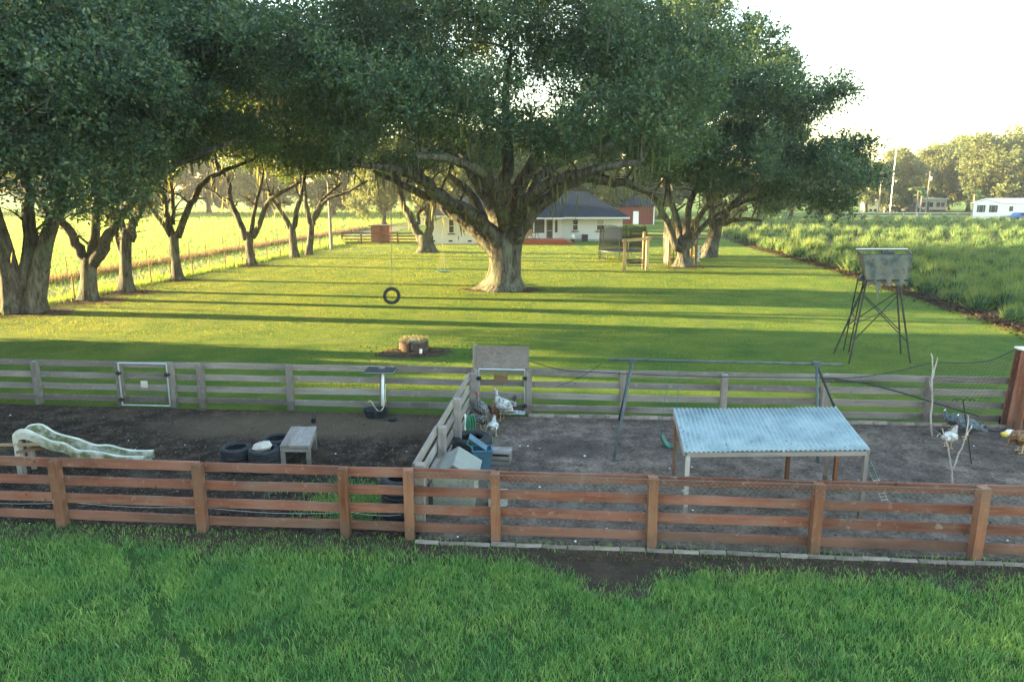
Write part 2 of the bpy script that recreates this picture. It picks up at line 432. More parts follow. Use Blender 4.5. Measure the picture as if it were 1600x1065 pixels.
# mulch and bare rings under the trees and fire ring
def blob(name, px, py, rx, ry, mat, z=.009):
    c = G(px, py); mb = MB(); n = 40
    pts = [(c.x + math.cos(a) * rx * (1 + wob(a * 2 + px, .09)), c.y + math.sin(a) * ry * (1 + wob(a * 2 + px, .09)), z) for a in [2 * math.pi * i / n for i in range(n)]]
    mb.add(pts, [list(range(n))]); o = link(name, mb.mesh(name), mat); o['kind'] = 'structure'
for (px, py, rx, ry) in ((35, 488, 2.4, 1.6), (140, 470, 1.8, 1.6), (198, 457, 1.5, 1.3), (275, 438, 1.0, .8), (787, 452, 2.3, 1.2), (645, 551, 1.25, .8), (1068, 418, 1.6, .9), (392, 415, 1.2, .9)):
    blob('bare_patch', px, py, rx, ry, M['mulch'])

# ---------------------------------------------------------------- fences
BZ = [(1.085, .155), (.775, .15), (.467, .15), (.158, .15)]
def fence(name_label, cat, posts, back, matb, matp, pw=.15, ph=1.17, skip=(), boards=BZ, bt=.04, group=None, bl=None):
    """posts: ground points; boards sit on the 'back' side of the posts"""
    c = posts[len(posts) // 2]
    T = Thing('board_fence', name_label, cat, c, 0, group)
    for i, p in enumerate(posts):
        h = ph + random.uniform(-.03, .02)
        lean = Vector((random.uniform(-.012, .012), random.uniform(-.012, .012), 0))
        beam(T.o, 'post', p + Vector((0, 0, -.15)), p + Vector((0, 0, h)) + lean, pw, pw * .97, matp, c, side=(0, 1, 0))
    off = Vector(back) * (pw / 2 + bt / 2 + .003)
    for i, (a, b) in enumerate(zip(posts, posts[1:])):
        if i in skip: continue
        d = (b - a).normalized() * .012
        for (z, h) in boards:
            dz0, dz1 = random.uniform(-.012, .012), random.uniform(-.012, .012)
            beam(T.o, 'board', a + off + d + Vector((0, 0, z + dz0)), b + off - d + Vector((0, 0, z + dz1)), h * random.uniform(.95, 1.04), bt, matb, c, jit=.005)
    return T
nn = Vector((.08, 1, 0)).normalized()
left = [on_line(NA, NB, p) for p in (-560, -345, -125, 99, 318, 541, 641)]
right = [on_line(NA, NB, p) for p in (641, 775, 1017, 1270, 1521, 1780)]
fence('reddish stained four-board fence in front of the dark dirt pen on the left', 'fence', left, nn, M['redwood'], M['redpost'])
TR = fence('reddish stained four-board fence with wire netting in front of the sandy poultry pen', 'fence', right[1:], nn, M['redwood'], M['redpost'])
# short bay between corner post and next belongs to the netted fence
c = TR.loc
for (z, h) in BZ:
    beam(TR.o, 'board', right[0] + nn * .11 + Vector((.012, 0, z)), right[1] + nn * .11 + Vector((-.012, 0, z)), h, .04, M['redwood'], c, jit=.005)
# concrete feet of two posts
# wire netting, diamonds, on the back of the boards
def netting(p0, p1, z0, z1, off, cell=.085, r=.0016):
    d = (p1 - p0); L = d.length; d.normalize(); mb = MB()
    nx = int(L / cell); nz = int((z1 - z0) / (cell * .85)); dz = (z1 - z0) / nz
    for i in range(nx):
        for j in range(nz):
            a = p0 + d * (i * cell) + off; m = p0 + d * ((i + .5) * cell) + off; b = p0 + d * ((i + 1) * cell) + off
            zt = z0 + (j + .5) * dz; za = z0 + j * dz; zb = z0 + (j + 1) * dz
            for (q0, q1) in (((a, zt), (m, zb)), ((m, zb), (b, zt)), ((a, zt), (m, za)), ((m, za), (b, zt))):
                u = Vector((q0[0].x, q0[0].y, q0[1])); v = Vector((q1[0].x, q1[0].y, q1[1]))
                t = (v - u).normalized(); s = t.cross(Vector((0, 1, 0))).normalized() * r; w = Vector((0, 1, 0)) * r
                k = len(mb.v)
                mb.v += [u + s, u - s * .5 + w, u - s * .5 - w, v + s, v - s * .5 + w, v - s * .5 - w]
                mb.f += [[k, k + 1, k + 4, k + 3], [k + 1, k + 2, k + 5, k + 4], [k + 2, k, k + 3, k + 5]]
    return mb
mb = netting(right[0], right[-1], .98, 1.17, -nn * .10, r=.0023)
mb2 = netting(right[0], right[-1], .03, .98, nn * .14, r=.0013); mb.add(mb2.v, mb2.f)
o = link('wire_netting', mb.mesh('wire_netting', c), M['wire'], TR.o); o['kind'] = 'stuff'
mb = MB(); mb.tube([right[0] - nn * .1 + Vector((0, 0, 1.175)), right[-1] - nn * .1 + Vector((0, 0, 1.175))], .006, 5)
link('top_wire', mb.mesh('top_wire', c), M['wire'], TR.o)
# pale cord along the left fence
mb = MB(); pts = []
for i in range(len(left) - 1):
    for k in range(6):
        p = left[i].lerp(left[i + 1], k / 6) + nn * .16; p.z = .335 - .05 * math.sin(math.pi * k / 6) + (.02 if i % 2 else 0); pts.append(p)
mb.tube(pts, .0035, 5)
single('electric_cord', mb, M['galv'], 'thin pale cord strung low behind the reddish fence of the dark pen', 'cord')

# pavers: front edging and back edging
def paver_mesh(i):
    mb = MB(); r = random.Random(i)
    v = [Vector((a * .19 + r.uniform(-.012, .012), b * .045 + r.uniform(-.006, .006), e * .04 + r.uniform(-.004, .004))) for a in (-1, 1) for b in (-1, 1) for e in (-1, 1)]
    mb.add(v, [[0, 1, 3, 2], [4, 6, 7, 5], [0, 4, 5, 1], [2, 3, 7, 6], [0, 2, 6, 4], [1, 5, 7, 3]])
    me = mb.mesh('paver'); me.materials.append(M['paver']); return me
PM = [paver_mesh(i) for i in range(5)]
def pavers(label, p0, p1, off, n, sc=(1, 1, 1)):
    T = Thing('paver_edging', label, 'edging', (p0 + p1) / 2)
    d = (p1 - p0); an = math.atan2(d.y, d.x)
    for i in range(n):
        o = bpy.data.objects.new('paver', PM[i % 5]); COL.objects.link(o); o.parent = T.o
        o.location = p0.lerp(p1, (i + .5) / n) + off + Vector((0, random.uniform(-.02, .02), .038 * sc[2] + random.uniform(-.012, .006))) - T.loc
        o.rotation_euler = (random.uniform(-.05, .05), 0, an + random.uniform(-.05, .05)); o.scale = (sc[0], sc[1], sc[2])
L = (right[-1] - right[0]).length
pavers('low edging of pinkish pavers along the foot of the netted reddish fence', right[0] + Vector((.1, 0, 0)), right[-1], -nn * .15, int(L / .40), (1, .7, .62))
bp0, bp1 = on_line(BA, BB, 826), on_line(BA, BB, 1620)
pavers('low edging of small pinkish blocks along the foot of the grey fence behind the sand', bp0, bp1, -nn * .14, int((bp1 - bp0).length / .31), (.78, 1.1, .9))

# grey fence behind the pens
bl = [on_line(BA, BB, p) for p in (-420, -180, 62, 192, 273, 317, 455, 600, 741)]
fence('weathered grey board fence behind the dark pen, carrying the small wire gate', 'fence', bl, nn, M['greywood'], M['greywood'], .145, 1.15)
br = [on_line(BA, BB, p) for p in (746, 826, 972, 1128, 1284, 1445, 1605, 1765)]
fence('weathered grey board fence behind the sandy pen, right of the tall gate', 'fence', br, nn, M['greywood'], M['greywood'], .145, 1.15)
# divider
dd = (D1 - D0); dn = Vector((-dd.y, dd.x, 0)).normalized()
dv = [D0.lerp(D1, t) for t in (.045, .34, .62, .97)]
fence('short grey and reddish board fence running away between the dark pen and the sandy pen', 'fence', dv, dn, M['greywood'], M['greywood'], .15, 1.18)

# ---------------------------------------------------------------- gates
def wire_gate(label, p0, p1, z0, z1, panel=None, sign=None, hinges=()):
    c = (p0 + p1) / 2; T = Thing('wire_gate', label, 'gate', c, world=True)
    a0, a1 = p0 + Vector((0, 0, z0)), p0 + Vector((0, 0, z1)); b0, b1 = p1 + Vector((0, 0, z0)), p1 + Vector((0, 0, z1))
    mb = MB(); mb.tube([a0, a1], .022, 8); mb.tube([b0, b1], .022, 8); mb.tube([a0, b0], .022, 8); mb.tube([a1, b1], .022, 8)
    T.part('frame', mb, M['galv'], smooth=False)
    mb = netting(p0, p1, z0, z1, Vector((0, 0, 0)), .09, .0009); T.part('wire_netting', mb, M['wire'], kind='stuff')
    for (q, z) in hinges:
        mb = MB(); mb.box(q + Vector((0, -.02, z)), (.12, .07, .06)); mb.tube([q + Vector((0, -.03, z - .06)), q + Vector((0, -.03, z + .06))], .02, 6)
        T.part('hinge', mb, M['black'])
    if sign:
        mb = MB(); mb.box(c + Vector((sign[0], -.03, sign[1])), (sign[2], .012, sign[3])); T.part('sign_plate', mb, sign[4])
    return T
g0, g1 = on_line(BA, BB, 196) - nn * .12, on_line(BA, BB, 270) - nn * .12
wire_gate('small wire gate with pale metal frame in the grey fence behind the dark pen', g0, g1, .05, 1.16, sign=(.02, .62, .17, .18, M['paintwood']),
          hinges=((g0, .2), (g0, .9), (g1, .88)))
g0, g1 = on_line(BA, BB, 749) - nn * .05, on_line(BA, BB, 820) - nn * .05
wire_gate('wire gate with pale metal frame under a plywood board in front of the turkeys', g0, g1, .03, 1.16, sign=(-.02, .95, .34, .16, M['brownwood']),
          hinges=((g1, .25), (g1, .95), (g0, .93)))
q0, q1 = on_line(BA, BB, 743), on_line(BA, BB, 826)
T = Thing('gate_header', 'tall gate frame of two grey posts carrying a weathered plywood board', 'gate frame', (q0 + q1) / 2, world=True)
c = T.loc
beam(T.o, 'post', q0 + Vector((0, .0, -.1)), q0 + Vector((0, 0, 1.76)), .10, .10, M['greywood'], c, side=(0, 1, 0))
beam(T.o, 'post', q1 + Vector((-.03, .0, -.1)), q1 + Vector((-.03, 0, 1.22)), .10, .10, M['greywood'], c, side=(0, 1, 0))
beam(T.o, 'plywood_board', q0 + Vector((.03, -.075, 1.475)), q1 + Vector((-.0, -.075, 1.475)), .56, .02, M['ply'], c, jit=.006)

# ---------------------------------------------------------------- trees
def unit(n):
    v = rng.normal(size=(n, 3)); return v / np.linalg.norm(v, axis=1, keepdims=True)
def make_lumps(ells, n, r0=1.2, r1=2.1, seed=1, under=.35):
    """leaf masses spread over the surface of a set of ellipsoids (x,y,z,rx,ry,rz)"""
    g = np.random.default_rng(seed); E = np.array(ells, float)
    area = (E[:, 3] * E[:, 4] + E[:, 3] * E[:, 5] + E[:, 4] * E[:, 5]); area /= area.sum()
    out = []; tries = 0
    while len(out) < n and tries < n * 40:
        tries += 1
        e = E[g.choice(len(E), p=area)]
        d = g.normal(size=3); d /= np.linalg.norm(d)
        if d[2] < -.25 and g.random() > under: continue
        rr = g.uniform(.78, 1.0) if g.random() < .85 else g.uniform(.3, .75)
        p = e[:3] + d * e[3:] * rr
        inside = False
        for e2 in E:
            if e2 is e: continue
            if (((p - e2[:3]) / e2[3:]) ** 2).sum() < .45: inside = True; break
        if inside and g.random() < .8: continue
        r = g.uniform(r0, r1)
        if any(np.linalg.norm(p - q[:3]) < .55 * (r + q[3]) * .8 for q in out): continue
        out.append(np.array([p[0], p[1], p[2], r]))
    return np.array(out)
def crown_mesh(name, lumps, nleaf, mat, ll=.15, lw=.075, center=None, sprig=6, seed=3, flat=.72, spike=.72):
    g = np.random.default_rng(seed)
    # sub-lumps
    sub = []
    for (x, y, z, r) in lumps:
        k = max(4, int(5 + r * 3))
        d = g.normal(size=(k, 3)); d /= np.linalg.norm(d, axis=1, keepdims=True); d[:, 2] = d[:, 2] * .8 + .12
        rr = g.uniform(.45, .95, (k, 1)) * r
        s = np.hstack([np.array([x, y, z]) + d * rr * np.array([1, 1, flat]), g.uniform(.28, .55, (k, 1)) * r])
        sub.append(s)
    sub = np.vstack(sub)
    ns = nleaf // sprig
    w = sub[:, 3] ** 2; idx = g.choice(len(sub), ns, p=w / w.sum())
    d = g.normal(size=(ns, 3)); d /= np.linalg.norm(d, axis=1, keepdims=True)
    c = sub[idx, :3]; r = sub[idx, 3:4]
    o = c + d * r * (g.random((ns, 1)) ** .45) * np.array([1, 1, .8])
    ax = d + g.normal(size=(ns, 3)) * .45 + np.array([0, 0, .25]); ax /= np.linalg.norm(ax, axis=1, keepdims=True)
    ln = g.uniform(.25, .6, (ns, 1)) * spike * 2
    t = (np.arange(sprig) / sprig)[None, :, None]
    p = (o[:, None, :] + ax[:, None, :] * ln[:, None, :] * t + g.normal(size=(ns, sprig, 3)) * .05).reshape(-1, 3)
    axr = np.repeat(ax, sprig, axis=0)
    n = len(p)
    a = axr * .6 + g.normal(size=(n, 3)) * .6; a /= np.linalg.norm(a, axis=1, keepdims=True)
    b = np.cross(a, g.normal(size=(n, 3))); b /= np.linalg.norm(b, axis=1, keepdims=True) + 1e-9
    s = g.uniform(.7, 1.35, (n, 1))
    v = np.stack([p - a * ll * .5 * s, p + b * lw * .5 * s + a * ll * .05 * s, p + a * ll * .5 * s, p - b * lw * .5 * s + a * ll * .05 * s], 1).reshape(-1, 3)
    f = np.arange(n * 4).reshape(-1, 4)
    me = np_mesh(name, v, f, 4); me.materials.append(mat); return me
def moss_mesh(name, pts, n, mat, seed=5, l0=.4, l1=1.6):
    g = np.random.default_rng(seed); pts = np.array(pts)
    i = g.choice(len(pts), n); p = pts[i] + g.normal(size=(n, 3)) * np.array([.45, .45, .15])
    L = g.uniform(l0, l1, (n, 1)) * g.uniform(.4, 1, (n, 1)); w = g.uniform(.02, .07, (n, 1))
    th = g.uniform(0, math.pi, n); s = np.stack([np.cos(th), np.sin(th), np.zeros(n)], 1) * w
    dn = np.array([0, 0, -1.0]) * L; j = g.normal(size=(n, 3)) * .07
    v = np.stack([p - s * .5, p + s * .5, p + dn * .5 + s + j, p + dn * .5 - s + j, p + dn + j * 1.6], 1).reshape(-1, 3)
    b = np.arange(n) * 5
    tri = np.concatenate([np.stack([b, b + 1, b + 2], 1), np.stack([b, b + 2, b + 3], 1), np.stack([b + 3, b + 2, b + 4], 1)])
    me = np_mesh(name, v, tri, 3); me.materials.append(mat); return me

def smooth_path(pts, rads, sub=3):
    P = [Vector(p) for p in pts]; out = []; ro = []
    for i in range(len(P) - 1):
        p0 = P[max(i - 1, 0)]; p1 = P[i]; p2 = P[i + 1]; p3 = P[min(i + 2, len(P) - 1)]
        for k in range(sub):
            t = k / sub
            out.append(.5 * ((2 * p1) + (p2 - p0) * t + (2 * p0 - 5 * p1 + 4 * p2 - p3) * t * t + (3 * p1 - p0 - 3 * p2 + p3) * t ** 3))
            ro.append(rads[i] + (rads[i + 1] - rads[i]) * t)
    out.append(P[-1]); ro.append(rads[-1]); return out, ro
def build_wood(name, base, trunks, limbs, lumps, seed=1, twig=True, maxlen=9):
    """trunk and limbs as one continuous wooden part; lumps in world space"""
    r_ = random.Random(seed); mb = MB(); nodes = []
    ph = [r_.uniform(0, 6.28) for _ in range(6)]
    for (pts, rads) in trunks:
        P, Rr = smooth_path(pts, rads, 3)
        H = max(p.z for p in P)
        def w(i, an, p):
            fl = max(0, 1 - p.z / 1.3) ** 2
            return 1 + fl * .34 * abs(math.sin(an * 2.5 + ph[0])) + .06 * math.sin(an * 3 + ph[1] + p.z) + .05 * math.sin(an * 7 + ph[2] + p.z * .6) + .03 * math.sin(an * 12 + ph[3])
        mb.tube(P, Rr, 22, wob=w)
    for (pts, rads) in limbs:
        P, Rr = smooth_path(pts, rads, 3)
        P = [p + Vector((r_.uniform(-1, 1), r_.uniform(-1, 1), r_.uniform(-1, 1))) * min(.10, Rr[i] * .35) for i, p in enumerate(P)]
        mb.tube(P, Rr, 10, wob=lambda i, an, p: 1 + .08 * math.sin(an * 3 + p.z * 2) + .05 * math.sin(an * 5 + p.x * 3))
        for i, (p, rr) in enumerate(zip(P, Rr)):
            if i > len(P) * .3: nodes.append((p, rr))
        for q in range(5 if twig else 0):
            i = r_.randrange(len(P) // 4, len(P)); p = P[i]; ln = r_.uniform(.9, 2.6); up_ = r_.uniform(.1, 1.1)
            d = Vector((r_.gauss(0, 1), r_.gauss(0, 1), up_)).normalized() * ln; rb = min(Rr[i] * .5, .028 * ln + .02)
            q_, w_ = smooth_path([p, p + d * .35 + Vector((0, 0, .12 * ln)), p + d * .7 + Vector((r_.gauss(0, .12), r_.gauss(0, .12), .05)), p + d], [rb, rb * .7, rb * .45, .012], 2)
            mb.tube(q_, w_, 6, cap=False)
            for z_ in range(2):
                e = q_[r_.randrange(2, 5)]; dd = Vector((r_.gauss(0, .5), r_.gauss(0, .5), r_.uniform(-.1, .6))); mb.tube([e, e + dd * .6, e + dd * 1.1 + Vector((0, 0, .1))], [rb * .4, rb * .25, .008], 4, cap=False)
    if nodes is None or not nodes:
        P = trunks[0][0]; nodes = [(Vector(P[-1]), .3)]
    NP = np.array([list(n[0]) for n in nodes])
    order = sorted(range(len(lumps)), key=lambda i: min(np.linalg.norm(NP - lumps[i][:3], axis=1)))
    mossp = []
    for i in order:
        L = Vector(lumps[i][:3]); dist = np.linalg.norm(NP - lumps[i][:3], axis=1) + np.maximum(0, NP[:, 2] - L.z) * 1.5
        j = int(np.argmin(dist)); a, ra = nodes[j]
        d = L - a; ln = d.length
        if ln < .4: continue
        r0 = min(ra * .7, .05 + ln * .022)
        m1 = a + d * .33 + Vector((r_.uniform(-.1, .1) * ln, r_.uniform(-.1, .1) * ln, .06 * ln))
        m2 = a + d * .68 + Vector((r_.uniform(-.08, .08) * ln, r_.uniform(-.08, .08) * ln, .05 * ln))
        P, Rr = smooth_path([a, m1, m2, L], [r0, r0 * .7, r0 * .45, .025], 2)
        mb.tube(P, Rr, 6, cap=False)
        k = len(nodes); nodes += [(P[3], Rr[3]), (P[5], Rr[5])]
        NP = np.vstack([NP, [list(P[3])], [list(P[5])]])
        mossp += [list(P[2]), list(P[3]), list(P[4])]
        if twig:
            rr = lumps[i][3]
            for q in range(5):
                dd = Vector((r_.gauss(0, 1), r_.gauss(0, 1), r_.gauss(.2, .8))).normalized() * rr * r_.uniform(.7, 1.1)
                mb.tube([L, L + dd * .5 + Vector((0, 0, .08)), L + dd], [.028, .018, .006], 4, cap=False)
    for (p, rr) in nodes[:400]:
        mossp.append([p.x, p.y, p.z - rr])
    return mb, mossp

def oak(label, base, trunks, limbs, crown, lumps_w, seed=1, crown_T=None, moss_n=400, name='oak_tree', group=None, mossl=(.4, 1.6), twig=True, mossz=99):
    """crown: mesh; crown_T: (yaw, scale); lumps_w: lumps in world space"""
    T = Thing(name, label, 'tree', base, world=True, group=group)
    mb, mp = build_wood('trunk', base, trunks, limbs, lumps_w, seed, twig)
    T.part('trunk', mb, M['bark'], smooth=True)
    o = bpy.data.objects.new('crown', crown); COL.objects.link(o); o.parent = T.o
    if crown_T: o.rotation_euler = (0, 0, crown_T[0]); o.scale = crown_T[1]
    mp = [p for p in mp if p[2] < mossz]
    if moss_n and mp:
        ml = moss_mesh('hanging_moss', np.array(mp) - np.array(base), moss_n, M['moss'], seed, *mossl)
        link('hanging_moss', ml, None, T.o)['kind'] = 'stuff'
    return T
def xf(l, base, yaw, sc):
    c, s = math.cos(yaw), math.sin(yaw); q = l.copy()
    x, y = l[:, 0] * sc[0], l[:, 1] * sc[1]
    q[:, 0] = base[0] + c * x - s * y; q[:, 1] = base[1] + s * x + c * y; q[:, 2] = base[2] + l[:, 2] * sc[2]; q[:, 3] *= sc[0]
    return q
def PX(Y, lst):
    """limb given as (px, py, depth offset, radius)"""
    pts, rad = [], []
    for (px, py, dy, r) in lst: pts.append(V(px, py, Y + dy)); rad.append(r)
    return pts, rad
def base_fix(pts, b): pts[0] = Vector((b.x, b.y, -.15)); return pts

# --- the great oak in the middle
b = G(786, 452); Y = b.y
tr = PX(Y, [(786, 458, 0, 1.22), (787, 447, 0, 1.02), (788, 430, 0, .88), (789, 405, 0, .84), (790, 380, 0, .88), (791, 362, 0, .80), (792, 340, 0, .55)])
tr[0][0].z = -.2
limbs = [PX(Y, l) for l in (
    [(785, 388, -.2, .42), (757, 350, -1, .40), (728, 330, -2, .38), (700, 315, -3, .34), (668, 290, -4, .3), (640, 272, -5, .25), (606, 262, -6, .18), (550, 256, -6.6, .10)],
    [(778, 400, 0, .40), (757, 374, .5, .36), (728, 350, 1, .32), (700, 328, 1.5, .29), (660, 305, 2, .24), (620, 285, 2.5, .18), (585, 268, 3, .1)],
    [(785, 360, 0, .46), (768, 320, 1, .40), (748, 285, 2, .34), (725, 250, 3, .27), (700, 215, 4, .2), (670, 170, 4, .12)],
    [(790, 360, 0, .45), (787, 310, 0, .4), (790, 265, 0, .34), (795, 215, 0, .28), (790, 150, 0, .2), (800, 80, 0, .12)],
    [(795, 360, 0, .48), (808, 310, -1, .40), (822, 270, -1.5, .34), (845, 230, -2, .28), (880, 190, -2, .2), (920, 150, -2, .12)],
    [(798, 378, -.2, .46), (823, 348, -1, .40), (850, 316, -1.5, .35), (880, 290, -2, .32), (910, 279, -2, .3), (945, 281, -2, .26), (990, 290, -1.5, .2), (1035, 303, -1, .12)],
    [(798, 380, 0, .38), (815, 340, 2, .33), (832, 300, 3, .3), (850, 270, 4, .25), (900, 245, 5, .2), (960, 225, 5, .12)],
    [(788, 362, 0, .4), (780, 318, -3, .33), (760, 280, -5, .26), (720, 252, -7, .2), (650, 245, -8, .12)],
    [(797, 362, 0, .4), (820, 318, -3, .33), (860, 288, -5, .26), (930, 266, -7, .2), (1000, 255, -8, .12)],
    [(783, 370, 0, .34), (755, 338, 3, .28), (735, 300, 4, .22), (700, 272, 5, .14)])]
EC = [(0, 1, 12.2, 8.5, 8, 5.2), (-6.3, -3, 10.8, 4.2, 5, 3.6), (6.6, -3, 10.4, 4.6, 5, 3.8), (1.2, -6.5, 11.2, 5.5, 4.2, 4.3), (0, 1, 16, 6.5, 6, 3), (-3.2, -6, 13.6, 4, 3, 3), (-4.2, -6.5, 9.4, 4.6, 3.2, 2.6), (4.6, -6.2, 9.3, 4.6, 3.2, 2.6), (0, -3, 11, 6, 3, 3.5), (0.5, -4.5, 13.8, 4.5, 3, 3)]
lump = make_lumps(EC, 155, 1.2, 2.2, seed=11)
cm = crown_mesh('crown', lump, 240000, M['leaf'], .17, .085, seed=12)
oak('largest spreading oak in the middle of the lawn, thick forked trunk with low limbs', b, [tr], limbs, cm, xf(lump, b, 0, (1, 1, 1)), 21, moss_n=2000)

# --- second oak on the right, in front of the play fort
b = G(1068, 416); Y = b.y
tr = PX(Y, [(1067, 420, 0, .92), (1067, 412, 0, .6), (1068, 400, 0, .44), (1068, 388, 0, .41), (1068, 374, 0, .38)]); tr[0][0].z = -.2
limbs = [PX(Y, l) for l in (
    [(1060, 392, -.2, .36), (1045, 355, -.5, .32), (1030, 322, -1, .28), (1015, 303, -1, .24), (985, 288, -2, .2), (945, 276, -2, .12)],
    [(1066, 380, 0, .34), (1058, 345, .5, .3), (1048, 310, 1, .25), (1038, 270, 1, .2), (1018, 220, 1, .14)],
    [(1070, 378, 0, .34), (1075, 340, 0, .3), (1085, 300, 0, .26), (1100, 250, 0, .2), (1120, 180, 0, .14)],
    [(1072, 385, 0, .3), (1086, 350, -1, .26), (1105, 322, -2, .22), (1140, 300, -3, .17), (1190, 285, -3, .1)],
    [(1073, 390, 0, .28), (1092, 362, 1, .24), (1120, 335, 2, .2), (1165, 315, 2, .15), (1225, 300, 2, .1)])]
limbs = [(p_, [r * .78 for r in r_]) for p_, r_ in limbs]
ER = [(2.0, 1, 11, 6.3, 7.0, 4.6), (8.4, -2, 6.3, 3.8, 4.2, 2.0), (3.4, -1, 12.2, 4.0, 5, 3.6), (-3.2, -2, 10.3, 4.2, 5, 3.8), (8.1, 0, 10.6, 2.7, 3.0, 1.7), (0.6, 2, 16.4, 3.3, 4.2, 4.0), (4.5, -3, 6.9, 4.3, 4, 1.8)]
lump = make_lumps(ER, 105, 1.1, 2.0, seed=31)
cm = crown_mesh('crown', lump, 150000, M['leaf'], .21, .105, seed=32)
oak('oak with a slanting left limb in front of the wooden play fort', b, [tr], limbs, cm, xf(lump, b, 0, (1, 1, 1)), 22, moss_n=900)

# --- shared crowns for the row on the left
EA = [(0, 0, 11.6, 7.4, 7.4, 4.9), (4.5, -4, 9.3, 4.5, 3.8, 3.4), (-4, -2, 10.2, 4.5, 4.5, 3.2), (1, -3, 15, 5, 5, 2.8), (4.8, -3.4, 6.0, 2.3, 1.9, 1.7)]
LA = make_lumps(EA, 108, 1.1, 2.0, seed=41)
CA = crown_mesh('crown', LA, 150000, M['leaf'], .18, .09, seed=42)
EB = [(0, 0, 11.6, 7.0, 7.0, 4.0), (6.2, -3, 11.3, 5.4, 5, 3.7), (1, -4.5, 10.8, 5, 4, 3.0), (1, 0, 14.0, 4.4, 4.4, 2.4), (-5.2, 1, 8.6, 2.6, 2.6, 1.2)]
LB = make_lumps(EB, 74, 1.1, 2.0, seed=51)
CB = crown_mesh('crown', LB, 98000, M['leaf'], .19, .095, seed=52)
row = []
def row_tree(label, px, py, trunk, limbs, crown, lumps, yaw, sc, seed, moss=250, zt=None, extra=None):
    b = G(px, py); Y = b.y
    ts = []
    for tk in trunk:
        t = PX(Y, tk); t = (t[0], [r * TRK for r in t[1]]); t[0][0].z = -.2; ts.append(t)
    ls = [PX(Y, l) for l in limbs]; ls = [(p_, [r * (.5 + .5 * TRK) for r in r_]) for p_, r_ in ls]
    oak(label, b, ts, ls, crown, xf(lumps, b, yaw, sc), seed, (yaw, sc), moss, group='oaks in a row beside the wire fence')
    return b
TRK = .80
row_tree('nearest oak of the left row, massive trunk of several fused stems at the picture edge', 35, 487,
    [[(25, 492, 0, .82), (20, 470, 0, .62), (15, 430, 0, .52), (5, 380, 0, .44), (-10, 330, 0, .36)],
     [(50, 492, 0, .72), (55, 465, 0, .55), (62, 425, 0, .48), (70, 385, 0, .42), (84, 345, 0, .34)]],
    [[(38, 470, .2, .5), (42, 425, .3, .42), (47, 370, .3, .34), (46, 320, .3, .27), (40, 260, .3, .2), (45, 180, 0, .12)],
     [(82, 350, 0, .34), (92, 305, -.5, .26), (105, 250, -1, .2), (130, 180, -1, .12)],
     [(-8, 335, 0, .36), (-25, 280, -1, .28), (-30, 200, -1.5, .18)]], CA, LA, 0.2, (1, 1, 1), 61, 300)
row_tree('second oak of the left row, short trunk splitting low into three limbs', 140, 468,
    [[(140, 472, 0, .66), (140, 462, 0, .50), (139, 440, 0, .42), (139, 420, 0, .44), (140, 402, 0, .40)]],
    [[(136, 415, 0, .30), (124, 388, 0, .27), (108, 360, -.3, .24), (90, 340, -.5, .2), (66, 325, -.8, .12)],
     [(142, 410, 0, .3), (147, 375, .3, .26), (150, 330, .5, .22), (146, 280, .5, .16)],
     [(146, 415, 0, .34), (160, 385, -.2, .31), (176, 355, -.4, .27), (196, 325, -.6, .24), (222, 296, -1, .22), (245, 268, -1, .18), (300, 248, -1.2, .14), (365, 222, -1.5, .1)]], CA, LA, 2.5, (.86, .86, .92), 62, 200)
row_tree('third oak of the left row, straight trunk forking above head height', 198, 455,
    [[(198, 458, 0, .62), (198, 448, 0, .45), (197, 425, 0, .37), (196, 395, 0, .35), (197, 372, 0, .34), (199, 358, 0, .30)]],
    [[(195, 375, 0, .24), (190, 345, .3, .21), (187, 300, .5, .18), (180, 250, .5, .12)],
     [(200, 375, 0, .28), (210, 345, 0, .26), (223, 308, -.3, .23), (240, 275, -.5, .2), (262, 262, -.5, .16), (330, 215, -1, .1)],
     [(193, 405, 0, .15), (184, 375, .5, .13), (180, 345, .8, .11), (170, 310, 1, .08)]], CB, LB, .1, (1.12, 1.1, 1.02), 63, 700)
row_tree('fourth oak of the left row, slim trunk with a wide V fork', 276, 437,
    [[(278, 439, 0, .55), (277, 430, 0, .38), (274, 405, 0, .31), (272, 380, 0, .32), (272, 365, 0, .3)]],
    [[(270, 372, 0, .24), (262, 340, 0, .22), (258, 312, 0, .18), (240, 275, 0, .13)],
     [(268, 372, 0, .16), (252, 345, -.5, .14), (236, 325, -.8, .12), (222, 305, -1, .08)],
     [(276, 372, 0, .25), (290, 338, 0, .22), (303, 312, 0, .2), (320, 283, -.4, .17), (355, 265, -.6, .13), (400, 248, -1, .08)],
     [(270, 350, .3, .16), (270, 318, .5, .14), (268, 280, .5, .1)]], CB, LB, -.35, (1.12, 1.12, 1.0), 64, 700)
row_tree('fifth oak of the left row, curved limb leaning left over the fence', 392, 415,
    [[(394, 418, 0, .55), (393, 409, 0, .4), (390, 388, 0, .34), (389, 372, 0, .34), (389, 362, 0, .3)]],
    [[(386, 375, 0, .27), (374, 345, 0, .24), (360, 312, 0, .2), (355, 280, 0, .15), (335, 250, 0, .1)],
     [(378, 350, 0, .15), (355, 318, .4, .12), (330, 298, .8, .09), (318, 292, .8, .06)],
     [(394, 372, 0, .24), (406, 345, 0, .2), (418, 318, 0, .18), (440, 300, -.4, .15), (470, 285, -.6, .1)],
     [(393, 368, 0, .2), (396, 335, .4, .16), (405, 300, .6, .12), (412, 265, .6, .08)]], CB, LB, .9, (1, 1, 1), 65, 600)
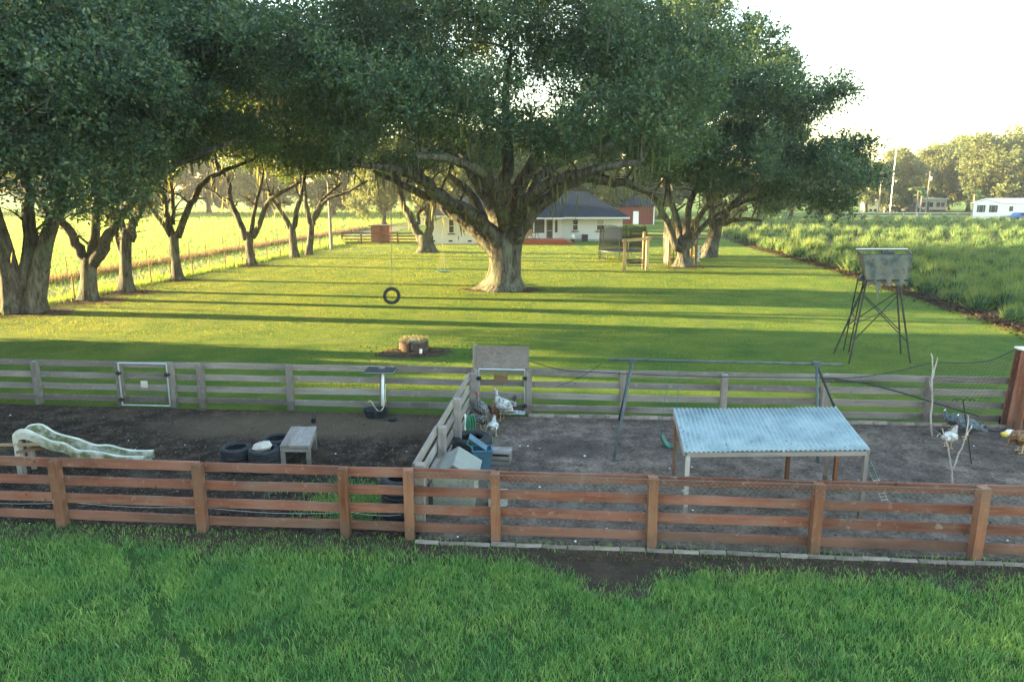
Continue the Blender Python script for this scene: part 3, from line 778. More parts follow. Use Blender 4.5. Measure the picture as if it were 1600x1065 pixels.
row_tree('sixth oak of the left row, close beside the last one', 460, 402,
    [[(461, 404, 0, .52), (460, 396, 0, .4), (457, 372, 0, .36), (456, 350, 0, .3)]],
    [[(454, 358, 0, .26), (444, 338, 0, .22), (432, 322, 0, .18), (420, 300, 0, .12)],
     [(458, 358, 0, .26), (463, 330, 0, .22), (472, 300, 0, .18), (478, 270, 0, .12)]], CB, LB, 2.0, (.95, .95, .95), 66, 500)
row_tree('last oak of the left row, beside the tall grey pole', 483, 398,
    [[(482, 400, 0, .5), (483, 390, 0, .36), (486, 365, 0, .31), (487, 345, 0, .28)]],
    [[(486, 352, 0, .24), (480, 325, 0, .2), (476, 295, 0, .15), (474, 265, 0, .1)],
     [(488, 352, 0, .24), (497, 330, 0, .2), (510, 312, -.4, .16), (545, 298, -.8, .13), (575, 282, -1, .08)],
     [(488, 345, 0, .18), (505, 310, .5, .14), (535, 285, .8, .1)]], CB, LB, -.8, (.95, .95, .95), 67, 500)
def lone(label, px, py, trunk, limbs, crown, lumps, yaw, sc, seed, moss=250, name='oak_tree'):
    b = G(px, py); Y = b.y; t = PX(Y, trunk); t[0][0].z = -.2
    oak(label, b, [t], [PX(Y, l) for l in limbs], crown, xf(lumps, b, yaw, sc), seed, (yaw, sc), moss, name=name)
lone('oak with a Y shaped trunk standing before the left wing of the white house', 666, 394,
    [(666, 397, 0, .95), (666, 388, 0, .68), (664, 376, 0, .62), (662, 366, 0, .5)],
    [[(660, 378, 0, .42), (652, 360, 0, .38), (642, 342, 0, .35), (630, 320, 0, .3), (624, 298, 0, .26), (622, 282, 0, .2), (612, 260, 0, .12)],
     [(669, 378, 0, .4), (671, 355, 0, .36), (671, 330, 0, .33), (668, 300, 0, .25), (660, 268, 0, .15)],
     [(654, 350, 0, .16), (655, 330, .4, .14), (668, 320, .8, .1)]], CB, LB, 3.6, (1.0, 1.0, .98), 68, 600)
lone('leaning oak at the right side of the lawn, farther than the play fort', 1105, 401,
    [(1105, 404, 0, .95), (1108, 394, 0, .68), (1113, 378, 0, .55), (1118, 362, 0, .5), (1121, 350, 0, .4)],
    [[(1116, 362, 0, .36), (1113, 345, 0, .3), (1110, 320, 0, .22), (1100, 290, 0, .14)],
     [(1121, 358, 0, .36), (1130, 340, 0, .3), (1142, 322, 0, .24), (1165, 300, 0, .16), (1190, 280, 0, .1)],
     [(1124, 350, 0, .25), (1140, 345, -1, .2), (1165, 342, -2, .16), (1190, 345, -3, .1)]], CA, LA, 1.0, (.86, .86, .78), 69, 250)
TRK = 1.0
# the row goes on towards the camera, left of the picture; crowns squashed and an oak added behind to shade the pens
for i, (x, y, yaw, sc) in enumerate(((-30, 28, 1.2, 1.0), (-31, 18, 3.0, 1.05), (-31.5, 9.5, 4.4, 1.0), (-33, 1, .5, 1.05), (-34, -8, 2.2, 1.0), (-37, 13.5, 2.6, 1.1), (-39, 6, .9, 1.1), (-41, -10, .2, 1.1))):
    b = Vector((x, y, 0)); s = (sc, sc, sc * (.70 if i == 0 else .82))
    tk = ([Vector((x, y, -.2)), Vector((x, y, .6)), Vector((x + .1, y, 2.2)), Vector((x, y + .1, 4))], [.8, .5, .42, .35])
    ls = [([Vector((x, y, 2)), Vector((x + math.cos(a) * 1.4, y + math.sin(a) * 1.4, 4.2)), Vector((x + math.cos(a) * 3, y + math.sin(a) * 3, 7))], [.3, .22, .1]) for a in (.3, 2.4, 4.5)]
    oak('unseen oak beyond the left picture edge that shades the pens', b, [tk], ls, CA, xf(LA, b, yaw, s), 70 + i, (yaw, s), 0, group='oaks beyond the left edge')
EH = [(0, 0, 1.8, 3.4, 2.6, 2.3), (2, .5, 1.6, 2.6, 2.2, 1.9), (-2.2, 0, 1.7, 2.6, 2.2, 2.0)]
LH = make_lumps(EH, 26, .8, 1.3, seed=81)
CH = crown_mesh('foliage', LH, 20000, M['leaf'], .26, .15, seed=82)
for i in range(11):  # unseen shrubs, added to keep low sun off the pens
    T = Thing('shrub', 'unseen shrub added beyond the left picture edge to block the low sun', 'shrub', (-27.5 - (i % 2) * 1.6 - i * .25, 24.3 - i * 3.6, 0), 1.57 + i * .9, 'shrubs added beyond the left edge for shade')
    o = bpy.data.objects.new('foliage', CH); COL.objects.link(o); o.parent = T.o; T.o.scale = (1, 1, .8 if i == 0 else 1.15 + .15 * (i % 3))
    mb = MB(); mb.tube([(0, 0, -.1), (.1, 0, 1), (.2, .1, 2)], [.12, .09, .05], 6); link('stem', mb.mesh('stem'), M['bark'], T.o)

# --- trees far behind
def far_tmpl(ells, n, leaves, seed, ll, lw):
    l = make_lumps(ells, n, 1.3, 2.5, seed=seed); return l, crown_mesh('crown', l, leaves, M['leaf_far'], ll, lw, seed=seed + 1, spike=.8)
F1 = far_tmpl([(0, 0, 8, 7.5, 7, 5.2), (3, 0, 11.5, 4.5, 4, 3), (-3.5, 0, 5.2, 4.5, 4, 3.2)], 60, 34000, 91, .42, .24)
F2 = far_tmpl([(0, 0, 8.5, 5.2, 5, 6.2), (2.5, 0, 13, 3, 3, 3), (-3, 0, 11, 3, 3, 2.6), (0, 0, 4.5, 5.5, 5, 2.8)], 55, 30000, 93, .42, .24)
wood_cache = {}
def far_tree(label, px, py, H, kind=0, yaw=0, wide=1.0, group=None, Yw=None, moss=0, name='broadleaf_tree'):
    lumps, cr = (F1, F2)[kind]; b = G(px, py) if Yw is None else Vector((Yw[0], Yw[1], 0))
    s = H / 14.5; T = Thing(name, label, 'tree', b, yaw, group)
    if kind not in wood_cache:
        tk = ([Vector((0, 0, -.2)), Vector((0, 0, 1)), Vector((.2, 0, 3)), Vector((0, .2, 6))], [.75, .5, .42, .3])
        ls = [([Vector((0, 0, 2)), Vector((math.cos(a) * 1.6, math.sin(a) * 1.6, 4.6)), Vector((math.cos(a) * 3.6, math.sin(a) * 3.6, 8))], [.3, .22, .12]) for a in (.3, 1.9, 3.4, 5.0)]
        mb, mp = build_wood('trunk', (0, 0, 0), [tk], ls, lumps, 99 + kind, False)
        me = mb.mesh('trunk'); me.materials.append(M['bark']); mm = moss_mesh('hanging_moss', np.array(mp), 700, M['moss'], 77 + kind, .8, 2.6)
        wood_cache[kind] = (me, mm)
    for nm, me in (('trunk', wood_cache[kind][0]), ('crown', cr)) + ((('hanging_moss', wood_cache[kind][1]),) if moss else ()):
        o = bpy.data.objects.new(nm, me); COL.objects.link(o); o.parent = T.o
        if nm == 'hanging_moss': o['kind'] = 'stuff'
    T.o.scale = (s * wide, s * wide, s); return T
gr = 'far trees beyond the crop field'
for i, (px, py, H, k, w, lb) in enumerate((
    (1235, 343, 13.5, 0, 1.0, 'far dark round tree half hidden by the right oak'),
    (1283, 340, 13.0, 1, 1.0, 'far rounded tree left of the two thin poles'),
    (1352, 332, 14.5, 0, .95, 'far broad tree behind the left end of the long mobile home'),
    (1402, 331, 15.5, 1, 1.1, 'far tree with sunlit left side rising behind the tallest pole'),
    (1440, 329, 18.5, 0, .9, 'far pale tree behind the palms'),
    (1478, 328, 20.0, 1, 1.0, 'far tall ragged tree with open top between the two white homes'),
    (1512, 330, 18.0, 0, .8, 'far tree with a gap of sky beside it'),
    (1548, 334, 18.0, 1, 1.2, 'far sunlit tree behind the gable of the white mobile home'),
    (1592, 333, 21.0, 0, 1.1, 'far large golden tree behind the white mobile home roof'),
    (1650, 333, 23.0, 0, 1.2, 'far golden tree at the right picture edge'),
    (1720, 334, 21.0, 1, 1.2, 'far tree beyond the right picture edge'))):
    far_tree(lb, px, py, H * .86, k, i * 1.3, w, gr, moss=1)
gr = 'trees along the far side of the left field'
k = 0
for i, x in enumerate(range(-150, 25, 10)):
    y = 175 + 14 * math.sin(i * 1.7) - (i % 3) * 6
    far_tree('hazy backlit tree in the far line across the bright left field', 0, 0, 15 + 4 * math.sin(i * 2.3), i % 2, i * 1.1, 1.15, gr, Yw=(x + 3 * math.sin(i * 3.1), y), moss=1)
far_tree('pale backlit oak behind the small red shed', 600, 352, 12.5, 0, .4, .75, None, moss=1)
far_tree('tree behind the ridge of the dark house roof', 0, 0, 15, 0, .4, 1, None, Yw=(2, 118))
far_tree('yellow green tree behind the right slope of the house roof', 0, 0, 14, 1, 1.4, 1.1, None, Yw=(12, 122))
far_tree('tree behind the left wing of the house', 0, 0, 14, 1, 2.4, 1.1, None, Yw=(-10, 112), moss=1)
far_tree('green tree beyond the red barn', 0, 0, 13, 0, .9, 1.1, None, Yw=(30, 150))
far_tree('low tree right of the red barn', 0, 0, 9, 1, .2, 1.2, None, Yw=(38, 133))

# ---------------------------------------------------------------- wire fences of the lane
def wire_fence(label, A, B, y0, y1, n, ph, pr, mat, strands=4, bottom=None):
    p = lambda y: Vector((lx(A, B, y), y, 0))
    T = Thing('wire_fence', label, 'fence', p((y0 + y1) / 2), world=True)
    mbw = MB(); ps = []
    for i in range(n + 1):
        y = y0 + (y1 - y0) * (i / n) + random.uniform(-.3, .3) * (0 < i < n); q = p(y); ps.append(q)
        mb = MB(); h = ph * random.uniform(.93, 1.05); mb.tube([q + Vector((0, 0, -.1)), q + Vector((random.uniform(-.04, .04), random.uniform(-.04, .04), h))], pr, 6)
        T.part('post', mb, mat)
    for k in range(strands):
        z = ph * (.2 + .75 * k / (strands - 1)); mbw.tube([q + Vector((0, 0, z)) for q in ps], .006, 3)
    T.part('wire', mbw, M['wire'], kind='stuff')
wire_fence('inner wire fence with thin weathered stakes along the oak row', inA, inB, inA.y, 72, 17, 1.15, .035, M['brownwood'])
wire_fence('outer wire fence with thin stakes between the lane and the bright field', outA, outB, 24, 120, 34, 1.3, .03, M['brownwood'])
mb = MB(); q = G(61, 478); mb.tube([(0, 0, -.1), (0, 0, .6), (0, 0, 1.28)], .09, 8)
single('corner_post', mb, M['brownwood'], 'thick dark round fence post behind the nearest oak of the left row', 'post', q)

# ---------------------------------------------------------------- house
M['hwall'] = simple('house_wall', (.74, .74, .72), .8, 0, .04, 1.5, .05)
M['roof'] = ground_mat('shingles', [(.3, (.011, .016, .022)), (.5, (.020, .028, .037)), (.7, (.032, .042, .052))], 1.5, 7, .4, .03)
H = Thing('house', 'single-storey white house with dark hipped roof and screened porch at the lawn end', 'house', (2, 84, 0), world=True)
def hbox(x0, x1, y0, y1, z0, z1): mb = MB(); mb.box(((x0 + x1) / 2, (y0 + y1) / 2, (z0 + z1) / 2), (x1 - x0, y1 - y0, z1 - z0)); return mb
XL0, XL1, XR1 = V(676, 370, 76.4).x, V(812, 370, 76.4).x, V(972, 370, 80.8).x
XP = V(848, 370, 80.8).x
H.part('left_wing_wall', hbox(XL0, XL1, 76.4, 91, 0, 2.74), M['hwall'])
H.part('right_wing_wall', hbox(XP, XR1, 80.8, 91.5, .22, 2.50), M['hwall'])
H.part('slab', hbox(XP - .1, XR1 + .12, 80.7, 91.6, -.1, .22), M['concrete'])
H.part('porch_back_wall', hbox(XL1, XP, 84.2, 91, .22, 2.5), M['hwall'])
def hip(x0, x1, y0, y1, ze, zr, xr0, xr1, fascia=.16):
    yr = (y0 + y1) / 2; mb = MB()
    v = [(x0, y0, ze), (x1, y0, ze), (x1, y1, ze), (x0, y1, ze), (xr0, yr, zr), (xr1, yr, zr)]
    mb.add(v, [[0, 1, 5, 4], [1, 2, 5], [2, 3, 4, 5], [3, 0, 4], [0, 3, 2, 1]])
    return mb
def eave(x0, x1, y0, y1, z):
    mb = MB()
    mb.box(((x0 + x1) / 2, y0 + .03, z), (x1 - x0, .05, .17)); mb.box((x1 - .03, (y0 + y1) / 2, z), (.05, y1 - y0 - .11, .17))
    mb.box((x0 + .03, (y0 + y1) / 2, z), (.05, y1 - y0 - .11, .17)); mb.box(((x0 + x1) / 2, (y0 + y1) / 2, z - .03), (x1 - x0 - .14, y1 - y0 - .14, .04)); return mb
H.part('left_roof', hip(XL0 - 1.2, XL1 + .5, 75.5, 91.8, 2.92, 5.0, XL0 + 4, XL1 - 1), M['roof'])
H.part('eave_board', eave(XL0 - 1.2, XL1 + .5, 75.5, 91.8, 2.82), M['white'])
rx = V(984, 342, 80.1).x
H.part('right_roof', hip(XL1 + .2, rx, 80.0, 92.6, 2.60, 5.28, XL1 + 3.0, V(916, 300, 86.3).x), M['roof'])
H.part('eave_board', eave(XL1 + .52, rx, 80.0, 92.6, 2.50), M['white'])
x0, x1 = XL1 - .6, V(882, 342, 78.4).x
H.part('porch_roof', hip(x0, x1, 78.3, 85.5, 2.62, 3.85, x0 + 1.5, x1 - 2.6), M['roof'])
H.part('eave_board', eave(x0, x1, 78.3, 85.4, 2.52), M['white'])
def hwin(px0, py0, px1, py1, Y, blind=False, label=None):
    a, b = V(px0, py0, Y), V(px1, py1, Y); w, h = b.x - a.x, a.z - b.z; cx, cz = (a.x + b.x) / 2, (a.z + b.z) / 2
    mb = MB(); t = .07
    for (dx, dz, sx, sz) in ((0, h / 2, w, t), (0, -h / 2, w, t), (-w / 2, 0, t, h - t), (w / 2, 0, t, h - t), (0, 0, w - t, .05)):
        mb.box((cx + dx, Y - .035, cz + dz), (sx, .06, sz))
    f = H.part('window', mb, M['white'])
    mb = MB(); mb.box((cx, Y - .012, cz), (w - .02, .02, h - .02)); H.part('pane', mb, M['glass'], parent=f)
    if blind:
        mb = MB()
        for k in range(7): mb.box((cx, Y - .027, cz + h * (.46 - k * .065)), (w - .1, .006, h * .055))
        H.part('blind', mb, M['blind'], parent=f)
    mb = MB(); mb.box((cx, Y - .06, cz - h / 2 - .1), (w + .22, .14, .10)); H.part('sill', mb, M['roof'], parent=f)
    return f
hwin(701, 342.5, 709.5, 364, 76.4)
hwin(895, 343, 903, 360, 80.8); hwin(932.5, 343, 943.5, 360, 80.8, True)
for px in (677, 704, 734):
    p = V(px, 376.5, 76.4); mb = MB(); mb.box((p.x, 76.38, p.z), (.40, .04, .17)); mb.box((p.x, 76.37, p.z), (.32, .05, .03)); H.part('foundation_vent', mb, M['glass'])
# porch
Y = 79.4
a = V(812, 372, Y); zt = 2.42
for px in (834, 852, 865.5, 876):
    p = V(px, 360, Y); mb = MB(); mb.box((p.x, Y, (.3 + zt) / 2), (.14, .14, zt - .3)); H.part('porch_post', mb, M['white'])
xa, xb = V(812, 360, Y).x, V(852, 360, Y).x
H.part('porch_half_wall', hbox(xa, xb - .1, Y - .05, Y + .05, .3, .95), M['white'])
M['screen'] = simple('insect_screen', (.06, .07, .06), .6, 0, .2, 3)
H.part('porch_screen', hbox(xa, xb - .1, Y - .02, Y + .02, .95, zt), M['screen'])
xd0, xd1 = V(853.5, 360, Y).x, V(864, 360, Y).x
mb = MB()
for (x0_, x1_, z0_, z1_) in ((xd0, xd0 + .09, .3, zt), (xd1 - .09, xd1, .3, zt), (xd0 + .09, xd1 - .09, zt - .1, zt), (xd0 + .09, xd1 - .09, .3, .42), (xd0 + .09, xd1 - .09, 1.15, 1.22)):
    mb.box(((x0_ + x1_) / 2, Y - .03, (z0_ + z1_) / 2), (x1_ - x0_, .05, z1_ - z0_))
d = H.part('screen_door', mb, M['paintwood']); H.part('pane', hbox(xd0 + .05, xd1 - .05, Y - .012, Y + .01, .4, zt - .1), M['screen'], parent=d)
xs0, xs1 = V(867, 360, Y).x, V(875, 360, Y).x
H.part('entry_panel', hbox(xs0, xs1, Y - .02, Y + .02, .3, zt), M['hwall'])
H.part('sidelight', hbox(xs0 - .0, xs0 + .28, Y - .05, Y - .03, 1.0, 2.3), M['glass'])
H.part('porch_floor', hbox(xa, x1 - .5, 78.9, 84.2, -.05, .30), M['concrete'])
mb = MB(); p = V(915, 322, 83.2); mb.tube([p + Vector((0, 0, -.5)), p + Vector((0, 0, .15))], .07, 8); H.part('roof_vent', mb, M['white'])
# red deck with furniture
dx0, dx1 = V(806, 380, 75.8).x, V(886, 380, 75.8).x
D = Thing('deck', 'red painted wooden deck in front of the screened porch', 'deck', ((dx0 + dx1) / 2, 77, 0), world=True)
nb = 18
for i in range(nb):
    xx0 = dx0 + (dx1 - dx0) * i / nb; mb = hbox(xx0 + .008, xx0 + (dx1 - dx0) / nb - .008, 75.6, 78.8, .36, .42); D.part('deck_board', mb, M['deck'])
D.part('skirt', hbox(dx0, dx1, 75.62, 75.68, .02, .355), M['deck'])
xq = V(888, 380, 75.8).x
D.part('step', hbox(dx1 + .02, xq + .5, 75.9, 77.2, .0, .22), M['deck'])
def patio_chair(px, lab):
    p = V(px, 370, 76.8); T = Thing('patio_chair', lab, 'chair', (p.x, 76.8, .42), random.uniform(-.3, .3))
    mb = MB(); mb.box((0, 0, .40), (.55, .5, .05)); T.part('seat', mb, M['tanwood'])
    mb = MB(); mb.box((0, .26, .72), (.55, .05, .6)); T.part('backrest', mb, M['tanwood'])
    for a in (-.25, .25):
        for b in (-.22, .22): mb = MB(); mb.box((a, b, .19), (.05, .05, .37)); T.part('leg', mb, M['tanwood'])
patio_chair(818, 'brown patio chair on the red deck next to the great oak trunk'); patio_chair(828, 'brown patio chair on the red deck nearer the porch screen')
p = V(838, 370, 76.9); T = Thing('patio_table', 'dark patio table on the red deck beside the two chairs', 'table', (p.x, 76.9, .42))
mb = MB(); mb.lathe([(.0, .68), (.5, .68), (.5, .72), (0, .72)], 16); T.part('table_top', mb, M['iron'])
for k in range(3): mb = MB(); mb.tube([(.35 * math.cos(k * 2.1), .35 * math.sin(k * 2.1), 0), (.1 * math.cos(k * 2.1), .1 * math.sin(k * 2.1), .68)], .025, 6); T.part('leg', mb, M['iron'])
p = V(895, 376, 77.5); T = Thing('planter', 'small planter with a white and orange figure at the end of the red deck', 'planter', (p.x, 77.5, 0))
mb = MB(); mb.lathe([(0, 0), (.16, 0), (.22, .4), (.18, .4), (.16, .1)], 12); T.part('pot', mb, M['rust'])
mb = MB(); mb.lathe([(0, .35), (.16, .45), (.2, .65), (.1, .85), (0, .9)], 12); T.part('ornament', mb, M['white'], smooth=True)
p = V(913.5, 374, 80.2); T = Thing('air_conditioner', 'dark air conditioning unit against the white house wall', 'appliance', (p.x, 80.1, 0))
mb = MB(); mb.box((0, 0, .4), (.62, .6, .7)); T.part('cabinet', mb, M['black']); mb = MB(); mb.lathe([(0, .79), (.26, .79), (.26, .76)], 14); T.part('fan_grille', mb, M['galv'])
p = V(936, 372, 79.9)
# fence and garage right of the house
fp = [G(px, 376.5) for px in (985, 1010, 1040, 1075, 1110)]
fence('dark brown three-board fence to the right of the house in front of the barn lawn', 'fence', fp, nn, M['brownwood'], M['brownwood'], .13, 1.15, boards=[(1.0, .14), (.62, .14), (.25, .14)])
B_ = Thing('barn', 'red sided barn with a white door behind the right end of the house', 'barn', (23, 125, 0), world=True)
bx0, bx1 = V(960, 340, 119).x, V(1021, 340, 119).x
B_.part('wall', hbox(bx0, bx1, 119, 131, 0, 2.9), M['redpaint'])
nsd = 22
for i in range(nsd):
    xx = bx0 + (bx1 - bx0) * (i + .5) / nsd; B_.part('batten', hbox(xx - .03, xx + .03, 118.96, 118.998, .05, 2.85), M['redpaint'])
mb = MB(); xm = (bx0 + bx1) / 2; e = .35
mb.add([(bx0 - e, 118.6, 2.9), (bx1 + e, 118.6, 2.9), (bx1 + e, 131.4, 2.9), (bx0 - e, 131.4, 2.9), (bx0 + .5, 125, 4.4), (bx1 - .5, 125, 4.4)], [[0, 1, 5, 4], [1, 2, 5], [2, 3, 4, 5], [3, 0, 4], [0, 3, 2, 1]])
B_.part('roof', mb, M['roof'])
a, b = V(989.5, 331, 118.9), V(997.5, 350, 118.9)
B_.part('door', hbox(a.x, b.x, 118.88, 118.95, .05, 2.1), M['white'])
B_.part('corner_board', hbox(bx1 - .02, bx1 + .12, 118.93, 119.1, 0, 2.9), M['white'])

# paddock fence and red shed left of the house
fp = [G(px, 381) for px in (535, 565, 595, 622, 656)]
fence('reddish brown four-board fence beside the small red shed left of the house', 'fence', fp, nn, M['redwood'], M['redwood'], .15, 1.2)
a, b = V(580, 379, 77.6), V(609, 379, 77.6)
T = Thing('shed', 'small red wooden shed standing behind the paddock fence', 'shed', ((a.x + b.x) / 2, 78.5, 0)); w = b.x - a.x
for i in range(8):
    mb = MB(); mb.box((-w / 2 + w * (i + .5) / 8, -.9, .87), (w / 8 - .015, .04, 1.74)); T.part('plank', mb, M['redwood'])
mb = MB(); mb.box((0, .03, .86), (w - .02, 1.8, 1.7)); T.part('body', mb, M['redpaint'])
mb = MB(); mb.box((0, 0, 1.80), (w + .25, 2.2, .07)); T.part('roof', mb, M['rust'])
# yard pole
p = G(518, 390); T = Thing('light_pole', 'tall grey wooden pole with a pale lamp arm beside the last oak of the row', 'pole', p)
mb = MB(); mb.tube([(0, 0, -.2), (0, 0, 3), (0, 0, 6.2)], [.16, .14, .11], 10); T.part('pole', mb, M['greywood'])
mb = MB(); mb.tube([(0, 0, 6.0), (-.35, -.2, 6.6), (-.4, -.3, 6.9)], .04, 6); mb.lathe([(0, 0), (.14, 0), (.16, .1), (.05, .3), (0, .3)], 10, (-.4, -.3, 6.75)); T.part('lamp', mb, M['white'])

# ---------------------------------------------------------------- far right: mobile homes, poles, palms
Y = 188
a, b = V(1412, 330, Y), V(1478, 330, Y)
T = Thing('mobile_home', 'long low beige mobile home with pale flat roof under the far trees', 'mobile home', ((a.x + b.x) / 2, Y + 3, 0), world=True)
hb = lambda x0, x1, y0, y1, z0, z1: hbox(x0, x1, y0, y1, z0, z1)
M['beige'] = simple('beige_siding', (.60, .57, .51), .8, 0, .1, 1)
M['whitemetal'] = simple('pale_metal_roof', (.72, .74, .75), .5, .0, .08, 1)
x0 = V(1408, 330, Y).x; x1 = V(1478, 330, Y).x
T.part('wall', hb(x0, x1, Y, Y + 7, .5, 3.0), M['beige']); T.part('skirting', hb(x0, x1, Y + .1, Y + 6.9, 0, .5), M['brownwood'])
T.part('roof', hb(x0 - .3, x1 + .3, Y - .4, Y + 7.4, 3.02, 3.35), M['whitemetal'])
for px in (1418, 1430, 1443, 1455, 1466, 1473):
    q = V(px, 320, Y); mb = hb(q.x - .45, q.x + .45, Y - .04, Y - .01, 1.2, 2.3); T.part('window', mb, M['glass'])
q = V(1449, 320, Y); T.part('door', hb(q.x - .45, q.x + .45, Y - .05, Y - .01, .5, 2.5), M['greentrim'])
x0, x1 = V(1378, 330, Y - 1).x, V(1409, 330, Y - 1).x
T = Thing('carport', 'open white carport with cars shaded under it beside the long mobile home', 'carport', ((x0 + x1) / 2, Y, 0), world=True)
mb = MB(); mb.sheet(lambda u, v: (x0 + (x1 - x0) * u, Y - 2 + 7 * v, 2.9 + .9 * math.sin(math.pi * u * .5)), 8, 1); T.part('roof', mb, M['whitemetal'], solid=.12)
for i in range(5):
    for yy in (Y - 1.9, Y + 4.9):
        xx = x0 + .1 + (x1 - x0 - .2) * i / 4; T.part('post', hb(xx - .07, xx + .07, yy - .07, yy + .07, 0, 2.85 + .88 * math.sin(math.pi * (xx - x0) / (x1 - x0) * .5)), M['white'])
T.part('back_wall', hb(x0, x1, Y + 5, Y + 5.1, 0, 2.9), M['beige'])
x0, x1 = V(1351, 330, Y).x, V(1376, 330, Y).x
T = Thing('trailer', 'small white rounded trailer left of the open carport', 'trailer', ((x0 + x1) / 2, Y, 0), world=True)
mb = MB(); n = 10; pr = [(x0, .5), (x0 + .1, 2.0), (x0 + .7, 2.7), (x0 + 1.4, 2.85), (x1, 2.85), (x1, .5)]
mb.add([(p[0], Y, p[1]) for p in pr] + [(p[0], Y + 2.4, p[1]) for p in pr], [list(range(6))] + [[6 + i for i in range(6)][::-1]] + [[i, (i + 1) % 6, 6 + (i + 1) % 6, 6 + i] for i in range(6)])
T.part('body', mb, M['white']); T.part('window', hb(x0 + 1, x0 + 2.2, Y - .03, Y - .01, 1.5, 2.2), M['glass'])
for q in (.35, .65):
    mb = MB(); xx = x0 + (x1 - x0) * q; mb.lathe([(0, -.1), (.35, -.1), (.35, .1), (0, .1)], 14, (xx, Y - .1, .36), Matrix.Rotation(R(90), 3, 'X')); T.part('wheel', mb, M['rubber'])
def car(px, Y, col, lab, L=4.4):
    p = V(px, 330, Y); T = Thing('parked_car', lab, 'car', (p.x, Y, 0), .1)
    mb = MB(); pr = [(-L / 2, .35), (-L / 2, .85), (-L * .33, .95), (-L * .2, 1.42), (L * .18, 1.45), (L * .33, .98), (L / 2, .85), (L / 2, .35)]
    w = .85; n = len(pr)
    mb.add([(a, -w, b) for a, b in pr] + [(a, w, b) for a, b in pr], [list(range(n)), [n + i for i in range(n)][::-1]] + [[i, (i + 1) % n, n + (i + 1) % n, n + i] for i in range(n)])
    T.part('body', mb, col); mb = MB(); mb.box((0, -w - .01, 1.17), (L * .36, .03, .32)); T.part('side_window', mb, M['glass'])
    for a in (-L * .3, L * .3):
        for s in (-1, 1): mb = MB(); mb.lathe([(0, -.1), (.33, -.1), (.33, .1), (0, .1)], 14, (a, s * .8, .33), Matrix.Rotation(R(90), 3, 'X')); T.part('wheel', mb, M['rubber'])
M['carblue'] = simple('blue_paint', (.03, .09, .28), .35, .2, .1, 1, 0, .5); M['cardark'] = simple('dark_paint', (.04, .045, .05), .35, .2, .1, 1, 0, .5)
car(1394, 186, M['cardark'], 'dark car parked under the open white carport'); car(1597, 134, M['carblue'], 'blue car parked in front of the white gabled mobile home')
car(1424, 184, M['cardark'], 'dark car parked before the beige long mobile home')
# white gabled home
Y = 140; x0, xm, x1 = V(1527, 343, Y).x, V(1562, 343, Y).x, V(1562, 343, Y).x + 17
T = Thing('mobile_home', 'white mobile home with low gable and two shuttered windows at the right picture edge', 'mobile home', ((x0 + x1) / 2, Y + 3, 0), world=True)
# footprint turned: gable end faces the camera from px 1527 to 1562, long side runs to the right
A0 = Vector((x0, Y + 1.6, 0)); A1 = Vector((xm, Y, 0)); du = Vector((1, .18, 0)).normalized(); A2 = A1 + du * 18; A3 = A0 + du * 18
zb, ze, zr = .6, 3.0, 3.75; mid0 = (A0 + A1) / 2; mid1 = (A2 + A3) / 2
up = lambda p, z: Vector((p.x, p.y, z))
mb = MB(); mb.add([up(A0, zb), up(A1, zb), up(A1, ze), up(mid0, zr - .02), up(A0, ze), up(A3, zb), up(A2, zb), up(A2, ze), up(mid1, zr - .02), up(A3, ze)],
       [[0, 1, 2, 3, 4], [1, 6, 7, 2], [5, 0, 4, 9], [6, 5, 9, 8, 7]]); T.part('wall', mb, M['hwall'])
mb = MB(); o1 = (A1 - A0).normalized() * .35; o2 = -du * .35
mb.add([up(A1 + o1 + o2, ze - .02), up(A2 + o1, ze - .02), up(mid1, zr + .08), up(mid0 + o2, zr + .08), up(A0 - o1 + o2, ze - .02), up(A3 - o1, ze - .02)], [[0, 1, 2, 3], [3, 2, 5, 4]])
T.part('roof', mb, M['whitemetal'], solid=.12)
mb = MB(); mb.add([up(A0, 0), up(A1, 0), up(A2, 0), up(A3, 0), up(A0, zb), up(A1, zb), up(A2, zb), up(A3, zb)], [[0, 1, 5, 4], [1, 2, 6, 5], [3, 0, 4, 7]]); T.part('skirting', mb, M['beige'])
for t in (.28, .72):
    q = A0.lerp(A1, t); nrm = Vector((-(A1 - A0).y, (A1 - A0).x, 0)).normalized() * -.04; e = (A1 - A0).normalized()
    for (s, w, mm, nm) in ((0, .32, M['glass'], 'window'), (-.52, .16, M['cardark'], 'shutter'), (.52, .16, M['cardark'], 'shutter')):
        mb = MB(); c0 = q + e * s + nrm * (1 if nm == 'window' else 1.3)
        mb.add([up(c0 - e * w, 1.3), up(c0 + e * w, 1.3), up(c0 + e * w, 2.6), up(c0 - e * w, 2.6)], [[0, 1, 2, 3]]); T.part(nm, mb, mm, solid=.03)
for t in (.12, .3, .5, .7):
    q = A1.lerp(A2, t); mb = MB(); c0 = q + Vector((0, -.04, 0)); mb.add([up(c0 - du * .4, 1.5), up(c0 + du * .4, 1.5), up(c0 + du * .4, 2.4), up(c0 - du * .4, 2.4)], [[0, 1, 2, 3]]); T.part('window', mb, M['glass'], solid=.03)
def pole(px, py, H_, lab, arm=True, r=.14, mat='greywood'):
    p = G(px, py); T = Thing('utility_pole', lab, 'pole', p); mb = MB(); mb.tube([(0, 0, -.2), (0, 0, H_ * .5), (0, 0, H_)], [r * 1.1, r, r * .75], 8); T.part('pole', mb, M[mat])
    if arm: mb = MB(); mb.box((0, -.12, H_ - .6), (1.8, .1, .12)); T.part('crossarm', mb, M['greywood']); mb = MB(); mb.lathe([(0, 0), (.22, 0), (.22, .7), (0, .75)], 8, (.35, -.1, H_ - 1.9)); T.part('transformer', mb, M['galv'])
    return p + Vector((0, 0, H_ - .5))
